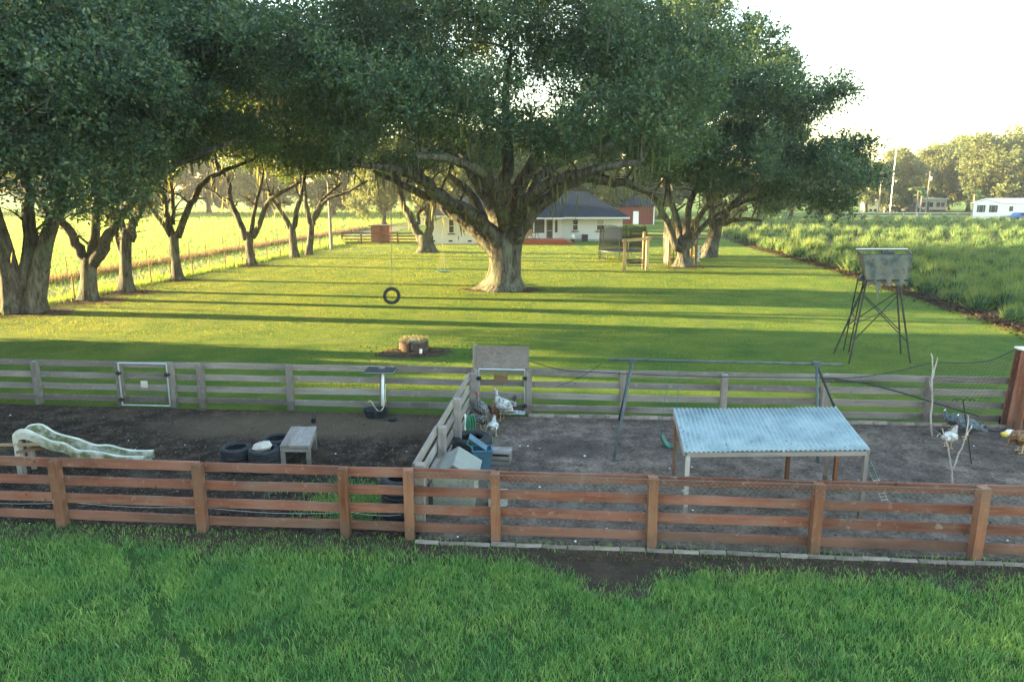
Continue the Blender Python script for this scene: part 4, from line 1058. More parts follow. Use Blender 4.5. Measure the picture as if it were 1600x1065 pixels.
w1 = pole(1372, 334, 9.2, 'short utility pole with a transformer left of the carport')
w2 = pole(1390, 337, 13.5, 'tallest thin pale pole beside the carport', False, .09, 'galv')
w3 = pole(1446, 336, 9.4, 'utility pole with crossarm in front of the beige mobile home')
w0 = Vector((w1.x - 70, w1.y - 30, 9.5)); w4 = Vector((w3.x + 60, w3.y + 5, 8.8))
for (a, b, lab) in ((w0, w1, 'overhead wire running left from the transformer pole'), (w1, w3, 'overhead wire between the two utility poles'), (w3, w4, 'overhead wire running right from the crossarm pole')):
    mb = MB(); mb.tube([a.lerp(b, t / 10) - Vector((0, 0, 1.2 * math.sin(math.pi * t / 10))) for t in range(11)], .035, 4)
    single('overhead_wire', mb, M['iron'], lab, 'wire')
mbp = MB()
for k in range(16):
    a = k * 2.4; e = .25 + .5 * ((k * 7) % 5) / 5; pts = [Vector((math.cos(a) * r_, math.sin(a) * r_, 5.0 + e * r_ * 1.6 - .32 * r_ * r_)) for r_ in (0, .6, 1.2, 1.8, 2.3)]
    s = Vector((-math.sin(a), math.cos(a), 0))
    for i in range(4):
        w0_, w1_ = (.05, .3, .38, .3, .05)[i], (.05, .3, .38, .3, .05)[i + 1]
        for sg in (1, -1):
            mbp.add([pts[i], pts[i + 1], pts[i + 1] + s * w1_ * sg - Vector((0, 0, w1_ * .5)), pts[i] + s * w0_ * sg - Vector((0, 0, w0_ * .5))], [[0, 1, 2, 3]])
fm = mbp.mesh('fronds'); fm.materials.append(M['crop']); tm = MB().tube([(0, 0, -.1), (.1, 0, 2.5), (0, 0, 5.1)], [.2, .15, .13], 8).mesh('trunk'); tm.materials.append(M['greywood'])
for (px, py, s, lab) in ((1431, 335, 1.05, 'small palm before the beige mobile home, left of the crossarm pole'), (1437, 334, .8, 'shorter palm tucked behind the other palm'), (1519, 336, .9, 'small palm to the left of the white gabled home')):
    T = Thing('palm_tree', lab, 'palm', G(px, py)); T.o.scale = (s, s, s)
    link('trunk', tm, None, T.o); link('fronds', fm, None, T.o)
# pale road and fence in front of the homes
strip('road', .01, lin(60, 160, 10), lambda x: 150, lambda x: 156, M['track'])
wf = Thing('rail_fence', 'pale low rail fence beyond the crop field in front of the homes', 'fence', (85, 143, 0), world=True)
for i in range(22):
    x = 62 + i * 2.6; wf.part('post', hb(x - .07, x + .07, 142.9, 143.1, 0, 1.2), M['paintwood'])
for z in (.5, 1.05): wf.part('rail', hb(62, 117, 143.02, 143.08, z, z + .12), M['paintwood'])

# ---------------------------------------------------------------- yard things
# tyres
def tyre_prof(R0, w, hole):
    return [(hole, -w * .36), (hole + .02, -w * .5), (R0 * .80, -w * .52), (R0 * .95, -w * .46), (R0, -w * .32), (R0 - .012, -w * .2), (R0, -w * .17), (R0, -w * .03), (R0 - .012, 0), (R0, w * .03),
            (R0, w * .17), (R0 - .012, w * .2), (R0, w * .32), (R0 * .95, w * .46), (R0 * .80, w * .52), (hole + .02, w * .5), (hole, w * .36), (hole + .03, w * .30), (R0 - .06, w * .30), (R0 - .06, -w * .30), (hole + .03, -w * .30)]
def tyre(lab, loc, R0=.36, w=.24, hole=None, rot=None, group=None, name='tyre'):
    mb = MB(); mb.lathe(tyre_prof(R0, w, hole or R0 * .58), 40, closed=True); o = single(name, mb, M['rubber'], lab, 'tyre', loc, group=group, smooth=False)
    if rot: o.rotation_euler = rot
    return o
sw = V(612, 462, 34.6)
tyre('tyre hung upright on a long rope as a swing left of the great oak', sw, .41, .20, .26, (R(90), 0, R(12)), name='tyre_swing')
mb = MB(); t0 = V(611, 264, 34.7); mb.tube([sw + Vector((0, 0, .38)), sw.lerp(t0, .5), t0], .014, 5)
single('swing_rope', mb, M['greywood'], 'long thin rope from the oak limb down to the hanging tyre', 'rope')
ds = V(692, 424, 44)
mb = MB(); mb.lathe([(0, -.02), (.40, -.02), (.42, 0), (.40, .03), (0, .03)], 24); single('disc_swing', mb, M['greentrim'], 'round flat disc swing hanging low left of the great oak trunk', 'swing', ds, smooth=False)
mb = MB(); tp = V(691, 318, 43.6)
for k in range(4): mb.tube([ds + Vector((.36 * math.cos(k * 1.57 + .5), .36 * math.sin(k * 1.57 + .5), .03)), ds + Vector((0, 0, 1.3))], .005, 4)
mb.tube([ds + Vector((0, 0, 1.3)), tp], .012, 4); single('swing_rope', mb, M['greywood'], 'rope and spreader lines above the round disc swing', 'rope', kind=None)
# fire ring
p = G(645, 549); p.y += .3
T = Thing('fire_ring', 'rusty round fire ring heaped with ash and dead weeds on the lawn', 'fire pit', p)
for k in range(4):
    mb = MB(); n = 8
    a0, a1 = k * math.pi / 2 + .03, (k + 1) * math.pi / 2 - .03
    mb.sheet(lambda u, v: ((.5 + .01 * math.sin(9 * u)) * math.cos(a0 + (a1 - a0) * u), .5 * math.sin(a0 + (a1 - a0) * u), -.02 + .34 * v + .02 * math.sin(u * 5 + k)), n, 2); T.part('ring_panel', mb, M['rust'], solid=.012)
mb = MB(); mb.lathe([(0, .40), (.15, .39), (.3, .33), (.44, .25), (.47, .1)], 20); T.part('ash_heap', mb, M['concrete'], smooth=True)
v, f = [], []; g = np.random.default_rng(5); n = 700
a = g.uniform(0, 6.28, n); r = .46 * np.sqrt(g.random(n)); h = g.uniform(.06, .22, n)
b_ = np.stack([r * np.cos(a), r * np.sin(a), np.full(n, .3)], 1); t_ = b_ + np.stack([g.normal(0, .07, n), g.normal(0, .07, n), h], 1); s_ = g.normal(size=(n, 3)) * .012
me = np_mesh('dead_weeds', np.stack([b_ - s_, b_ + s_, t_], 1).reshape(-1, 3), np.arange(n * 3).reshape(-1, 3), 3); me.materials.append(M['straw']); o = link('dead_weeds', me, None, T.o); o['kind'] = 'stuff'
mb = MB(); mb.lathe([(0, 0), (.05, 0), (.05, .14), (0, .14)], 10); single('tin_can', mb, M['white'], 'small white can lying by the rusty fire ring', 'can', (p.x + .32, p.y - .62, .01))
# trampoline
c = Vector((V(972.5, 391, 59.6).x, 59.6, 0)); Rt = 1.9
T = Thing('trampoline', 'round trampoline with a dark safety net before the white house', 'trampoline', c)
mb = MB(); mb.lathe([(0, .70), (Rt - .25, .70), (Rt - .25, .68), (0, .68)], 32); T.part('mat', mb, M['black'])
mb = MB(); mb.lathe([(Rt - .26, .72), (Rt + .05, .72), (Rt + .05, .68), (Rt - .26, .68)], 32, closed=True); T.part('edge_pad', mb, M['cardark'])
mn, tt, oo = newmat('safety_net'); d1 = N(tt, 'ShaderNodeBsdfDiffuse'); d1.inputs[0].default_value = (.010, .012, .016, 1); d2 = N(tt, 'ShaderNodeBsdfTransparent'); mx_ = N(tt, 'ShaderNodeMixShader'); mx_.inputs[0].default_value = .55
tt.links.new(d2.outputs[0], mx_.inputs[1]); tt.links.new(d1.outputs[0], mx_.inputs[2]); tt.links.new(mx_.outputs[0], oo.inputs[0]); M['safety'] = mn
mb = MB(); mb.sheet(lambda u, v: ((Rt - .05) * math.cos(u * 6.2832), (Rt - .05) * math.sin(u * 6.2832), .74 + v * (1.75 + .16 * abs(math.cos(u * 6.2832 * 3)))), 48, 1); T.part('safety_net', mb, M['safety'])
for k in range(6):
    a = k * math.pi / 3 + .25; ca, sa = math.cos(a), math.sin(a)
    mb = MB(); mb.tube([(ca * (Rt + .1), sa * (Rt + .1), .0), (ca * (Rt + .12), sa * (Rt + .12), .7), (ca * (Rt + .05), sa * (Rt + .05), 2.5), (ca * (Rt - .1), sa * (Rt - .1), 2.72)], .03, 6); T.part('net_pole', mb, M['iron'])
    mb = MB(); a2 = a + .5; mb.tube([(math.cos(a) * Rt, math.sin(a) * Rt, .68), (math.cos(a) * Rt, math.sin(a) * Rt, .04), (math.cos(a2) * Rt, math.sin(a2) * Rt, .04), (math.cos(a2) * Rt, math.sin(a2) * Rt, .68)], .028, 6); T.part('leg', mb, M['iron'])
# timber swing frame
a, b = G(975, 425), G(1010.5, 422)
T = Thing('porch_swing_frame', 'pale timber frame of two posts and a beam standing in front of the trampoline', 'swing frame', (a + b) / 2, world=True); c = T.loc
beam(T.o, 'post', a + Vector((0, 0, -.1)), a + Vector((0, 0, 2.25)), .2, .2, M['tanwood'], c, side=(0, 1, 0)); beam(T.o, 'post', b + Vector((0, 0, -.1)), b + Vector((0, 0, 2.3)), .2, .2, M['tanwood'], c, side=(0, 1, 0))
beam(T.o, 'beam', a + Vector((-.2, -.14, 2.12)), b + Vector((.2, -.14, 2.2)), .2, .07, M['tanwood'], c)
beam(T.o, 'post', b + Vector((-.1, .9, -.1)), b + Vector((-.1, .9, 2.6)), .16, .16, M['tanwood'], c, side=(0, 1, 0))
m_ = (a + b) / 2; T = Thing('bench_swing', 'dark bench swing hanging inside the pale timber frame', 'swing', m_ + Vector((0, 0, .38)), world=False)
for k in range(4): mb = MB(); mb.box((0, -.2 + k * .13, 0), (1.15, .10, .03)); T.part('seat_slat', mb, M['iron'])
for k in range(3): mb = MB(); mb.box((0, .28 + k * .03, .12 + k * .12), (1.15, .03, .09)); T.part('back_slat', mb, M['iron'])
for s in (-.55, .55): mb = MB(); mb.tube([(s, -.2, 0), (s, 0, 1.72)], .015, 4); mb.tube([(s, .3, .3), (s, 0, 1.72)], .015, 4); T.part('chain', mb, M['iron'])
# play fort
a, b = V(1044, 419, 54.8), V(1087, 419, 54.8)
T = Thing('play_fort', 'two-level wooden play fort of brown planks hidden behind the second large oak', 'play fort', ((a.x + b.x) / 2, 55.6, 0)); w = b.x - a.x
for sx in (-1, 1):
    for sy in (-1, 1): beam(T.o, 'post', (sx * w / 2, sy * .8, -.1), (sx * w / 2, sy * .8, 3.25), .12, .12, M['paintwood' if sx < 0 else 'brownwood'], side=(0, 1, 0))
for k in range(9): beam(T.o, 'wall_plank', (-w / 2 + .06, -.88, 1.62 + k * .17), (w / 2 - .06, -.88, 1.62 + k * .17), .155, .03, M['tanwood'])
for k in range(9): beam(T.o, 'lower_plank', (-w / 2 + .1 + k * (w - .2) / 8, -.84, .05), (-w / 2 + .1 + k * (w - .2) / 8, -.84, 1.45), .18, .03, M['redwood'], side=(0, 1, 0))
for k in range(9): beam(T.o, 'side_plank', (-w / 2 - .07, -.7 + k * .17, 0.05), (-w / 2 - .07, -.7 + k * .17, 3.0), .03, .15, M['paintwood'], side=(0, 1, 0))
mb = MB(); mb.box((0, 0, 1.5), (w + .1, 1.7, .06)); T.part('platform', mb, M['brownwood'])
mb = MB(); mb.box((0, 0, 3.27), (w + .35, 2.0, .05)); T.part('roof', mb, M['brownwood'])
p = V(1093, 370, 56.5); T = Thing('climbing_panel', 'white climbing panel with dark spots beside the wooden play fort', 'panel', (p.x, 56.5, 0))
mb = MB(); mb.box((0, 0, .7), (.34, .05, 1.2)); T.part('panel', mb, M['blind'])
for k in range(5): mb = MB(); mb.lathe([(0, 0), (.07, 0), (.05, .06), (0, .06)], 8, ((-.12 if k % 2 else .12), -.03, .25 + k * .22), Matrix.Rotation(R(90), 3, 'X')); T.part('hand_hold', mb, M['iron'])

# shooting / lookout stand
FL, FR, BR = G(1326, 568), G(1423, 567), G(1408, 552); BL = Vector((FL.x + .15, BR.y, 0))
T = Thing('lookout_stand', 'raised hunting stand on dark steel legs with a torn camouflage skirt', 'stand', (FL + BR) / 2, world=True)
Yf, Yb = 23.55, 24.9; PT = 2.62
tf = [V(1354, 438, Yf), V(1405, 438, Yf), V(1400, 436, Yb), V(1356, 436, Yb)]
for q, t in ((FL, tf[0]), (FR, tf[1]), (BR, tf[2]), (BL, tf[3])):
    mb = MB(); mb.tube([q + Vector((0, 0, -.05)), Vector((t.x, t.y, PT))], .032, 8); T.part('leg', mb, M['iron'])
def brace(a0, a1, t0, b0, b1, t1):
    mb = MB(); mb.tube([a0.lerp(Vector((a1.x, a1.y, PT)), t0), b0.lerp(Vector((b1.x, b1.y, PT)), t1)], .018, 6); T.part('brace', mb, M['iron'])
brace(FL, tf[0], .82, FR, tf[1], .25); brace(FL, tf[0], .28, FR, tf[1], .86); brace(BL, tf[3], .35, BR, tf[2], .8); brace(BL, tf[3], .8, BR, tf[2], .3); brace(FL, tf[0], .45, BL, tf[3], .55)
brace(FL, tf[0], .5, BR, tf[2], .62)
lad0, lad1 = G(1318, 547), G(1326, 550)
l0t, l1t = V(1341, 432, 24.6), V(1350, 434, 24.3); mb = MB()
mb.tube([lad0, Vector((l0t.x, l0t.y, PT))], .022, 6); mb.tube([lad1, Vector((l1t.x, l1t.y, PT))], .022, 6)
T.part('ladder_rails', mb, M['iron'])
for k in range(8):
    mb = MB(); t = .08 + k * .12; mb.tube([lad0.lerp(Vector((l0t.x, l0t.y, PT)), t), lad1.lerp(Vector((l1t.x, l1t.y, PT)), t)], .014, 5); T.part('rung', mb, M['iron'])
xl, xr = V(1340, 436, Yf).x, V(1419, 436, Yf).x
mb = MB(); _q = [V(1340, 438, Yf - .05), V(1420, 438, Yf - .05), V(1416, 434, Yb), V(1344, 434, Yb)]
mb.add([(p.x, p.y, PT) for p in _q] + [(p.x, p.y, PT + .05) for p in _q], [[3, 2, 1, 0], [4, 5, 6, 7]] + [[i, (i + 1) % 4, 4 + (i + 1) % 4, 4 + i] for i in range(4)]); T.part('platform', mb, M['iron'])
zt = V(1380, 398, Yf).z; tl, tr_ = V(1348, 398, Yf).x, V(1426, 398, Yf).x; bl_, br_ = V(1355, 436, Yf).x, V(1419, 436, Yf).x
cm_, ct, co_ = newmat('camouflage'); cc = coords(ct); nn1 = noise(ct, cc, 2.6, 3, .5); nn2 = noise(ct, cc, 5, 3)
ccol = ramp(ct, nn1, [(.35, (.055, .062, .06)), (.47, (.11, .12, .11)), (.55, (.15, .14, .105)), (.66, (.08, .075, .065))]); ccol = mixc(ct, ccol, (.14, .15, .14), ramp(ct, nn2, [(.58, (0, 0, 0)), (.66, (.7, .7, .7))]))
finish(ct, co_, ccol, .95, bump=nn2, bstr=.4); M['camo'] = cm_
g = random.Random(4)
def skirt(x0t, x0b, x1t, x1b, y0, y1, tail=None):
    mb = MB(); mb.sheet(lambda u, v: (
        (x0t + (x1t - x0t) * u) * v + (x0b + (x1b - x0b) * u) * (1 - v), y0 + (y1 - y0) * u + .05 * math.sin(u * 21) * (1 - v) - .03,
        zt * v + (PT - .06 - (.55 * math.exp(-((u - .27) / .035) ** 2) if tail else 0) - .10 * abs(math.sin(u * 13 + 1))) * (1 - v)), 40, 5)
    T.part('camouflage_skirt', mb, M['camo'], solid=.01)
skirt(tl, bl_, tr_, br_, Yf, Yf, True); skirt(tr_, br_, V(1418, 388, Yb).x, V(1414, 436, Yb).x, Yf + .02, Yb); skirt(tl, bl_, V(1338, 388, Yb).x, V(1352, 436, Yb).x, Yf + .02, Yb)
mb = MB(); rb = [Vector((tl, Yf, zt)), Vector((tr_, Yf, zt)), Vector((V(1418, 388, Yb).x, Yb, zt + .05)), Vector((V(1338, 388, Yb).x, Yb, zt + .05)), Vector((tl, Yf, zt))]
for a, b in zip(rb, rb[1:]): mb.tube([a, b], .022, 6)
T.part('top_rail', mb, M['iron'])
mb = MB(); mb.box((rb[2] + rb[3]) / 2 + Vector((0, 0, .03)), ((rb[2] - rb[3]).length, .05, .03)); T.part('pale_shelf', mb, M['whitemetal'])
T2 = Thing('folding_seat', 'dark seat standing inside the raised hunting stand', 'seat', (V(1392, 400, 24.4).x, 24.4, PT + .05)); mb = MB(); mb.box((0, 0, .42), (.4, .4, .05)); T2.part('seat', mb, M['cardark']); mb = MB(); mb.box((0, .2, .66), (.4, .05, .3)); T2.part('backrest', mb, M['cardark'])
for s in (-.2, .2): mb = MB(); mb.tube([(s, -.2, 0), (s, .2, .44)], .02, 5); mb.tube([(s, .2, 0), (s, -.2, .44)], .02, 5); T2.part('leg', mb, M['iron'])

# ---------------------------------------------------------------- right pen: swing set, shelter
ft, fb = G(958, 722), G(967, 655); rt = Vector((G(1290, 735).x, ft.y - .1, 0)); rb_ = Vector((G(1288, 641).x, fb.y - .3, 0))
Ym = (ft.y + fb.y) / 2
ta, tb = V(988, 564, Ym), V(1276, 568.5, Ym - .1)
T = Thing('swing_set', 'galvanised pipe swing frame with a long top bar over the sandy pen', 'swing frame', (ta.x, Ym, 0), world=True)
e0, e1 = V(950, 561, Ym), V(1318, 569.5, Ym - .1)
mb = MB(); mb.tube([e0, e1], .028, 10); T.part('top_bar', mb, M['pipe'], smooth=True)
for q, t in ((ft, ta), (fb, ta), (rt, tb), (rb_, tb)):
    mb = MB(); mb.tube([q + Vector((0, 0, -.05)), t], .030, 10); T.part('leg', mb, M['pipe'], smooth=True)
for t in (ta, tb):
    mb = MB(); mb.box(t + Vector((0, 0, .01)), (.16, .12, .09)); T.part('bracket', mb, M['pipe'])
s0, s1 = V(1046, 565, Ym), V(1063, 565.5, Ym)
l0, l1 = V(1033, 679, Ym - .45), V(1053, 697, Ym - .6)
T = Thing('swing', 'green sling swing hanging on thin chains beside the metal-roofed shelter', 'swing', (l0 + l1) / 2, world=True)
mb = MB(); wv = Vector((.06, .17, .03))
def sl_(u, v):
    p = l0.lerp(l1, u); p.z -= .10 * math.sin(math.pi * u); return p + wv * (v - .5)
mb.sheet(sl_, 12, 2); T.part('seat', mb, M['greentrim'], solid=.045)
for a, b in ((l0, s0), (l1, s1)):
    mb = MB(); mb.tube([a, a + Vector((0, 0, .25)), b], .006, 5); T.part('chain', mb, M['greentrim'])
# shelter
FLc, FRc, BRc, BLc = V(1070, 706, 11.75), V(1359, 703, 11.5), V(1305, 635.5, 13.05), V(1053, 638, 13.25)
T = Thing('poultry_shelter', 'low open shelter with a blue-grey corrugated metal roof in the sandy pen', 'shelter', (1.8, 12.4, 0), world=True); c = T.loc
M['zinc'] = simple('zinc_sheet', (.30, .40, .43), .38, .35, .12, 3, .1, .5, .12)
_m, _t, _o = newmat('zinc_sheet_worn'); _co = coords(_t, 'World'); _n = noise(_t, _co, 2.2, 6, .65); _n2 = noise(_t, _co, 11, 4, .7)
_c = ramp(_t, _n, [(.35, (.17, .235, .255)), (.5, (.23, .305, .33)), (.68, (.29, .365, .385))]); _c = mixc(_t, _c, (.16, .12, .09), ramp(_t, _n2, [(.64, (0, 0, 0)), (.8, (.5, .5, .5))])); finish(_t, _o, _c, .5, .25, bump=_n2, bstr=.1); M['zinc'] = _m
ncor = 38; nsh = 4
for k in range(nsh):
    mb = MB(); u0, u1 = k / nsh - .004, (k + 1) / nsh + .006
    def P(u, v):
        uu = u0 + (u1 - u0) * u; a = FLc.lerp(FRc, uu); b = BLc.lerp(BRc, uu); p = a.lerp(b, v)
        return p + Vector((0, 0, .013 * math.cos(uu * ncor * 2 * math.pi) + .0035 * (k % 2) + .012 * math.sin(v * 3.1 + k)))
    mb.sheet(P, int(ncor / nsh * 8), 3); T.part('roof_sheet', mb, M['zinc'], solid=.0016, smooth=True)
dz = Vector((0, 0, -.05))
for a, b in ((FLc, FRc), (BLc, BRc), (FLc, BLc), (FRc, BRc)):
    beam(T.o, 'rafter', a.lerp(b, .015) + dz, a.lerp(b, .985) + dz + Vector((0, 0, -.004)), .07, .04, M['greywood'], c)
def g0(p): return Vector((p.x, p.y, -.05))
for q, mt in ((FLc.lerp(FRc, .02), 'paintwood'), (FLc.lerp(FRc, .985), 'greywood'), (V(1233, 705, 12.95), 'redpost'), (V(1309, 705, 12.9), 'redpost'), (BLc.lerp(BRc, .02), 'redpost'), (BLc.lerp(BRc, .98), 'greywood')):
    top = Vector((q.x, q.y + .02, min(q.z, 1.5) - .07)); beam(T.o, 'post', g0(top), top, .085, .06, M[mt], c, side=(0, 1, 0))
mb = netting(g0(FLc) + Vector((.05, .05, 0)), g0(BLc) + Vector((.05, 0, 0)), .0, 1.2, Vector((0, 0, 0)), .09, .0015)
T.part('wire_netting', mb, M['wire'], kind='stuff')
litter = []
g = random.Random(9)
mbl = MB()
for i in range(60):
    u, v = g.random(), g.random(); p = FLc.lerp(FRc, u).lerp(BLc.lerp(BRc, u), v) + Vector((0, 0, .022)); s = g.uniform(.008, .03)
    a = g.random() * 6.28; mbl.add([p + Vector((math.cos(a) * s, math.sin(a) * s, 0)), p + Vector((-math.sin(a) * s * .6, math.cos(a) * s * .6, .012)), p - Vector((math.cos(a) * s, math.sin(a) * s, -.004)), p + Vector((math.sin(a) * s * .6, -math.cos(a) * s * .6, .004))], [[0, 1, 2, 3]])
o = link('fallen_leaves', mbl.mesh('fallen_leaves'), M['mulch']); tag(o, 'dry brown leaves scattered on the corrugated roof of the shelter', 'leaves', kind='stuff')
# striped ladder leaning at the right end of the shelter
T = Thing('rope_ladder', 'small pale rope ladder with green net hanging at the right end of the shelter', 'ladder', (FRc.x + .12, 11.7, 0), world=True)
a0, a1 = V(1357, 722, 11.9), V(1384, 785, 11.7)
for s in (-.05, .05): mb = MB(); mb.tube([a0 + Vector((s, 0, 0)), a1 + Vector((s, 0, 0))], .005, 5); T.part('side_rope', mb, M['paintwood'])
for k in range(12):
    mb = MB(); p = a0.lerp(a1, .06 + k * .08); mb.tube([p + Vector((-.06, 0, 0)), p + Vector((.06, 0, .02))], .007, 5); T.part('rung', mb, M['paintwood'] if k > 4 else M['greentrim'])
# bird netting and its sagging cables
def cable(P, r, n=14):
    q, _ = smooth_path(P, [r] * len(P), 6); mb = MB(); mb.tube(q, r, 5); return mb
c1 = [V(825, 563, 17.4), V(870, 576, 17), V(920, 581, 16.4), V(1100, 588, 15.6), V(1285, 590, Ym)]
single('net_cable', cable(c1, .010), M['net'], 'dark sagging net edge cable from the plywood gate board to the swing frame leg', 'cable')
c2 = [V(1285, 590, Ym), V(1340, 597, 16.2), V(1400, 611, 16.3), V(1460, 629, 16.4), V(1530, 650, 16.5)]
c3 = [V(1285, 590, Ym), V(1340, 589, 16.2), V(1400, 580, 16.3), V(1440, 570, 16.4), V(1470, 566, 16.5), V(1510, 567, 16.6), V(1550, 562, 16.7), V(1588, 545, 16.8)]
single('net_cable', cable([V(872, 603, 17.3), V(905, 590, 17), V(940, 568, 16.6)], .008), M['net'], 'short dark net cable crossing the grey fence left of the swing frame', 'cable')
T = Thing('bird_netting', 'dark fine netting sagging between the swing frame and the red coop at the right', 'netting', (6, 16.3, 0), world=True)
q2, _ = smooth_path(c2, [1] * len(c2), 8); q3, _ = smooth_path(c3, [1] * len(c3), 6)
mb = MB(); mb.tube(q2, .020, 5); mb.tube(q3, .012, 5); T.part('edge_cable', mb, M['net'])
def at(q, t): f = t * (len(q) - 1); i = min(int(f), len(q) - 2); return q[i].lerp(q[i + 1], f - i)
mb = MB()
for i in range(44):
    t = i / 43; a, b = at(q2, t), at(q3, t)
    mb.tube([a.lerp(b, k / 4) - Vector((0, 0, .10 * math.sin(math.pi * k / 4))) for k in range(5)], .0030, 3, cap=False)
for j in range(1, 16):
    mb.tube([at(q2, t / 20).lerp(at(q3, t / 20), j / 16) - Vector((0, 0, .10 * math.sin(math.pi * j / 16))) for t in range(21)], .0030, 3, cap=False)
o = T.part('mesh', mb, M['net'], kind='stuff')
# shepherd's hook
p = G(1519, 725); T = Thing('shepherd_hook', 'black double shepherd hook stuck in the sand of the poultry pen', 'hook', p, world=True)
tp = V(1505, 627, p.y + .05); mb = MB(); mb.tube([p + Vector((0, 0, -.05)), p.lerp(tp, .6), tp], .013, 6)
for s in (-1, 1):
    for k, rr in enumerate((.07, .045)):
        mb.tube([tp + Vector((s * (rr + (.0 if k == 0 else .13)) - s * rr * math.cos(a), 0, (.05 if k == 0 else .03) + rr * math.sin(a) - (.05 if k == 0 else .02))) for a in [math.pi * i / 7 for i in range(8)]], .009, 5)
T.part('stem', mb, M['iron'])
def branch_thing(lab, strokes, Y, r):
    b = V(*strokes[0][0], Y); T = Thing('bare_branch', lab, 'branch', (b.x, Y, 0), world=True); mb = MB()
    for st in strokes:
        pts = [V(x, y, Y) for x, y in st]; n = len(pts); q, rr = smooth_path(pts, [r * (1 - .55 * i / n) for i in range(n)], 3); mb.tube([p + Vector((random.uniform(-.006, .006), random.uniform(-.02, .02), 0)) for p in q], rr, 6)
        r *= .8
    T.part('wood', mb, M['paintwood'])
Yb_ = G(1456, 682).y
branch_thing('tall pale bare branch planted upright near the back fence of the poultry pen', [[(1456, 682), (1454, 660), (1457, 625), (1455, 600), (1458, 575), (1455, 552)], [(1457, 590), (1462, 570), (1464, 558)], [(1456, 610), (1452, 595)]], Yb_, .022)
Yb_ = G(1489, 777).y
branch_thing('forked grey branch planted upright in the sand in front of the white hen', [[(1489, 777), (1488, 750), (1487, 731), (1483, 710), (1479, 690), (1472, 669)], [(1488, 731), (1496, 716), (1503, 700), (1511, 680), (1519, 664)], [(1511, 680), (1513, 660), (1512, 648)]], Yb_, .020)
# red coop
p = G(1583, 673); T = Thing('chicken_coop', 'tall reddish plank coop leaning at the right picture edge', 'coop', (p.x + 1.2, p.y + .6, 0), world=True); c = T.loc
zt_ = V(1592, 548, p.y).z
for k in range(9):
    x = p.x + .1 + k * .21; ln = .12 * (1 - k / 5) if k < 5 else 0
    beam(T.o, 'plank', (x, p.y + .0, .0), (x + ln, p.y + .05, zt_ - .05), .2, .03, M['redpost'], c, side=(0, 1, 0))
for k in range(2):
    y = p.y + .12 + k * .21; beam(T.o, 'side_plank', (p.x, y, 0), (p.x + .12, y, zt_ - .05), .03, .2, M['redwood'], c, side=(0, 1, 0))
mb = MB(); mb.box((p.x + 1.12, p.y + .2, zt_ - .01), (2.1, .5, .04)); T.part('roof', mb, M['whitemetal'])
# black frame and odds and ends on the sand
p = G(1548, 670); T = Thing('window_frame', 'empty black rectangular frame lying on the sand near the red coop', 'frame', p)
mb = MB(); cs = [Vector((-.42, -.1, .02)), Vector((.12, .2, .02)), Vector((.5, .02, .02)), Vector((.02, -.26, .02))]
for a, b in zip(cs, cs[1:] + cs[:1]): mb.tube([a, b], .02, 4)
T.part('frame', mb, M['black'])
p = G(1570, 664); T = Thing('bucket', 'small black bucket lying beside the red coop', 'bucket', p + Vector((0, 0, .1))); mb = MB(); mb.lathe([(0, -.12), (.09, -.12), (.12, .12), (.11, .12), (.08, -.1), (0, -.1)], 14, M=Matrix.Rotation(R(75), 3, 'Y')); T.part('body', mb, M['black'])
p = G(1578, 681); T = Thing('toy', 'small yellow and white plastic toy on the sand before the coop', 'toy', p); mb = MB(); mb.lathe([(0, 0), (.1, .02), (.12, .08), (.08, .14), (0, .15)], 10); T.part('body', mb, M['white'], smooth=True)
M['yellow'] = simple('yellow_plastic', (.6, .45, .08), .5)
mb = MB(); mb.lathe([(0, 0), (.07, .01), (.08, .08), (0, .13)], 10, (-.15, -.03, 0)); T.part('side_piece', mb, M['yellow'], smooth=True)

# ---------------------------------------------------------------- things around the divider
# plastic kennel
k0 = G(678, 792); k1 = G(743, 792); w = k1.x - k0.x
T = Thing('kennel', 'beige plastic kennel with embossed brick walls and grey gable roof in the pen corner', 'kennel', ((k0.x + k1.x) / 2, k0.y + .42, 0), -.04)
M['kbeige'] = simple('kennel_plastic', (.30, .30, .235), .6, 0, .12, 4, .1, .3); M['kroof'] = simple('kennel_roof', (.22, .225, .20), .6, 0, .15, 3, .1, .3)
hw, hd, he, hr = w / 2, .42, .56, .80
mb = MB(); mb.add([(-hw, -hd, 0), (hw, -hd, 0), (hw, -hd, he), (0, -hd, hr - .05), (-hw, -hd, he), (-hw, hd, 0), (hw, hd, 0), (hw, hd, he), (0, hd, hr - .05), (-hw, hd, he)],
   [[0, 1, 2, 3, 4], [6, 5, 9, 8, 7], [1, 6, 7, 2], [5, 0, 4, 9]]); T.part('wall', mb, M['kbeige'])
for s in (-1, 1):
    mb = MB(); mb.add([(0, -hd - .05, hr), (s * (hw + .06), -hd - .05, he - .03), (s * (hw + .06), hd + .05, he - .03), (0, hd + .05, hr)], [[0, 1, 2, 3]]); T.part('roof_panel', mb, M['kroof'], solid=.03)
for r_ in range(6):
    for k in range(3 if r_ % 2 else 2):
        for s in (-1, 1):
            mb = MB(); xx = s * (hw - .07 - k * .09 + (.02 if r_ % 2 else 0)); mb.box((xx, -hd - .006, .06 + r_ * .085), (.075, .012, .06)); T.part('embossed_brick', mb, M['kbeige'])
mb = MB(); mb.add([(-.13, -hd - .004, 0), (.13, -hd - .004, 0), (.13, -hd - .004, .36), (.07, -hd - .004, .44), (-.07, -hd - .004, .44), (-.13, -hd - .004, .36)], [[0, 1, 2, 3, 4, 5]]); T.part('door_flap', mb, M['kroof'], solid=.006)
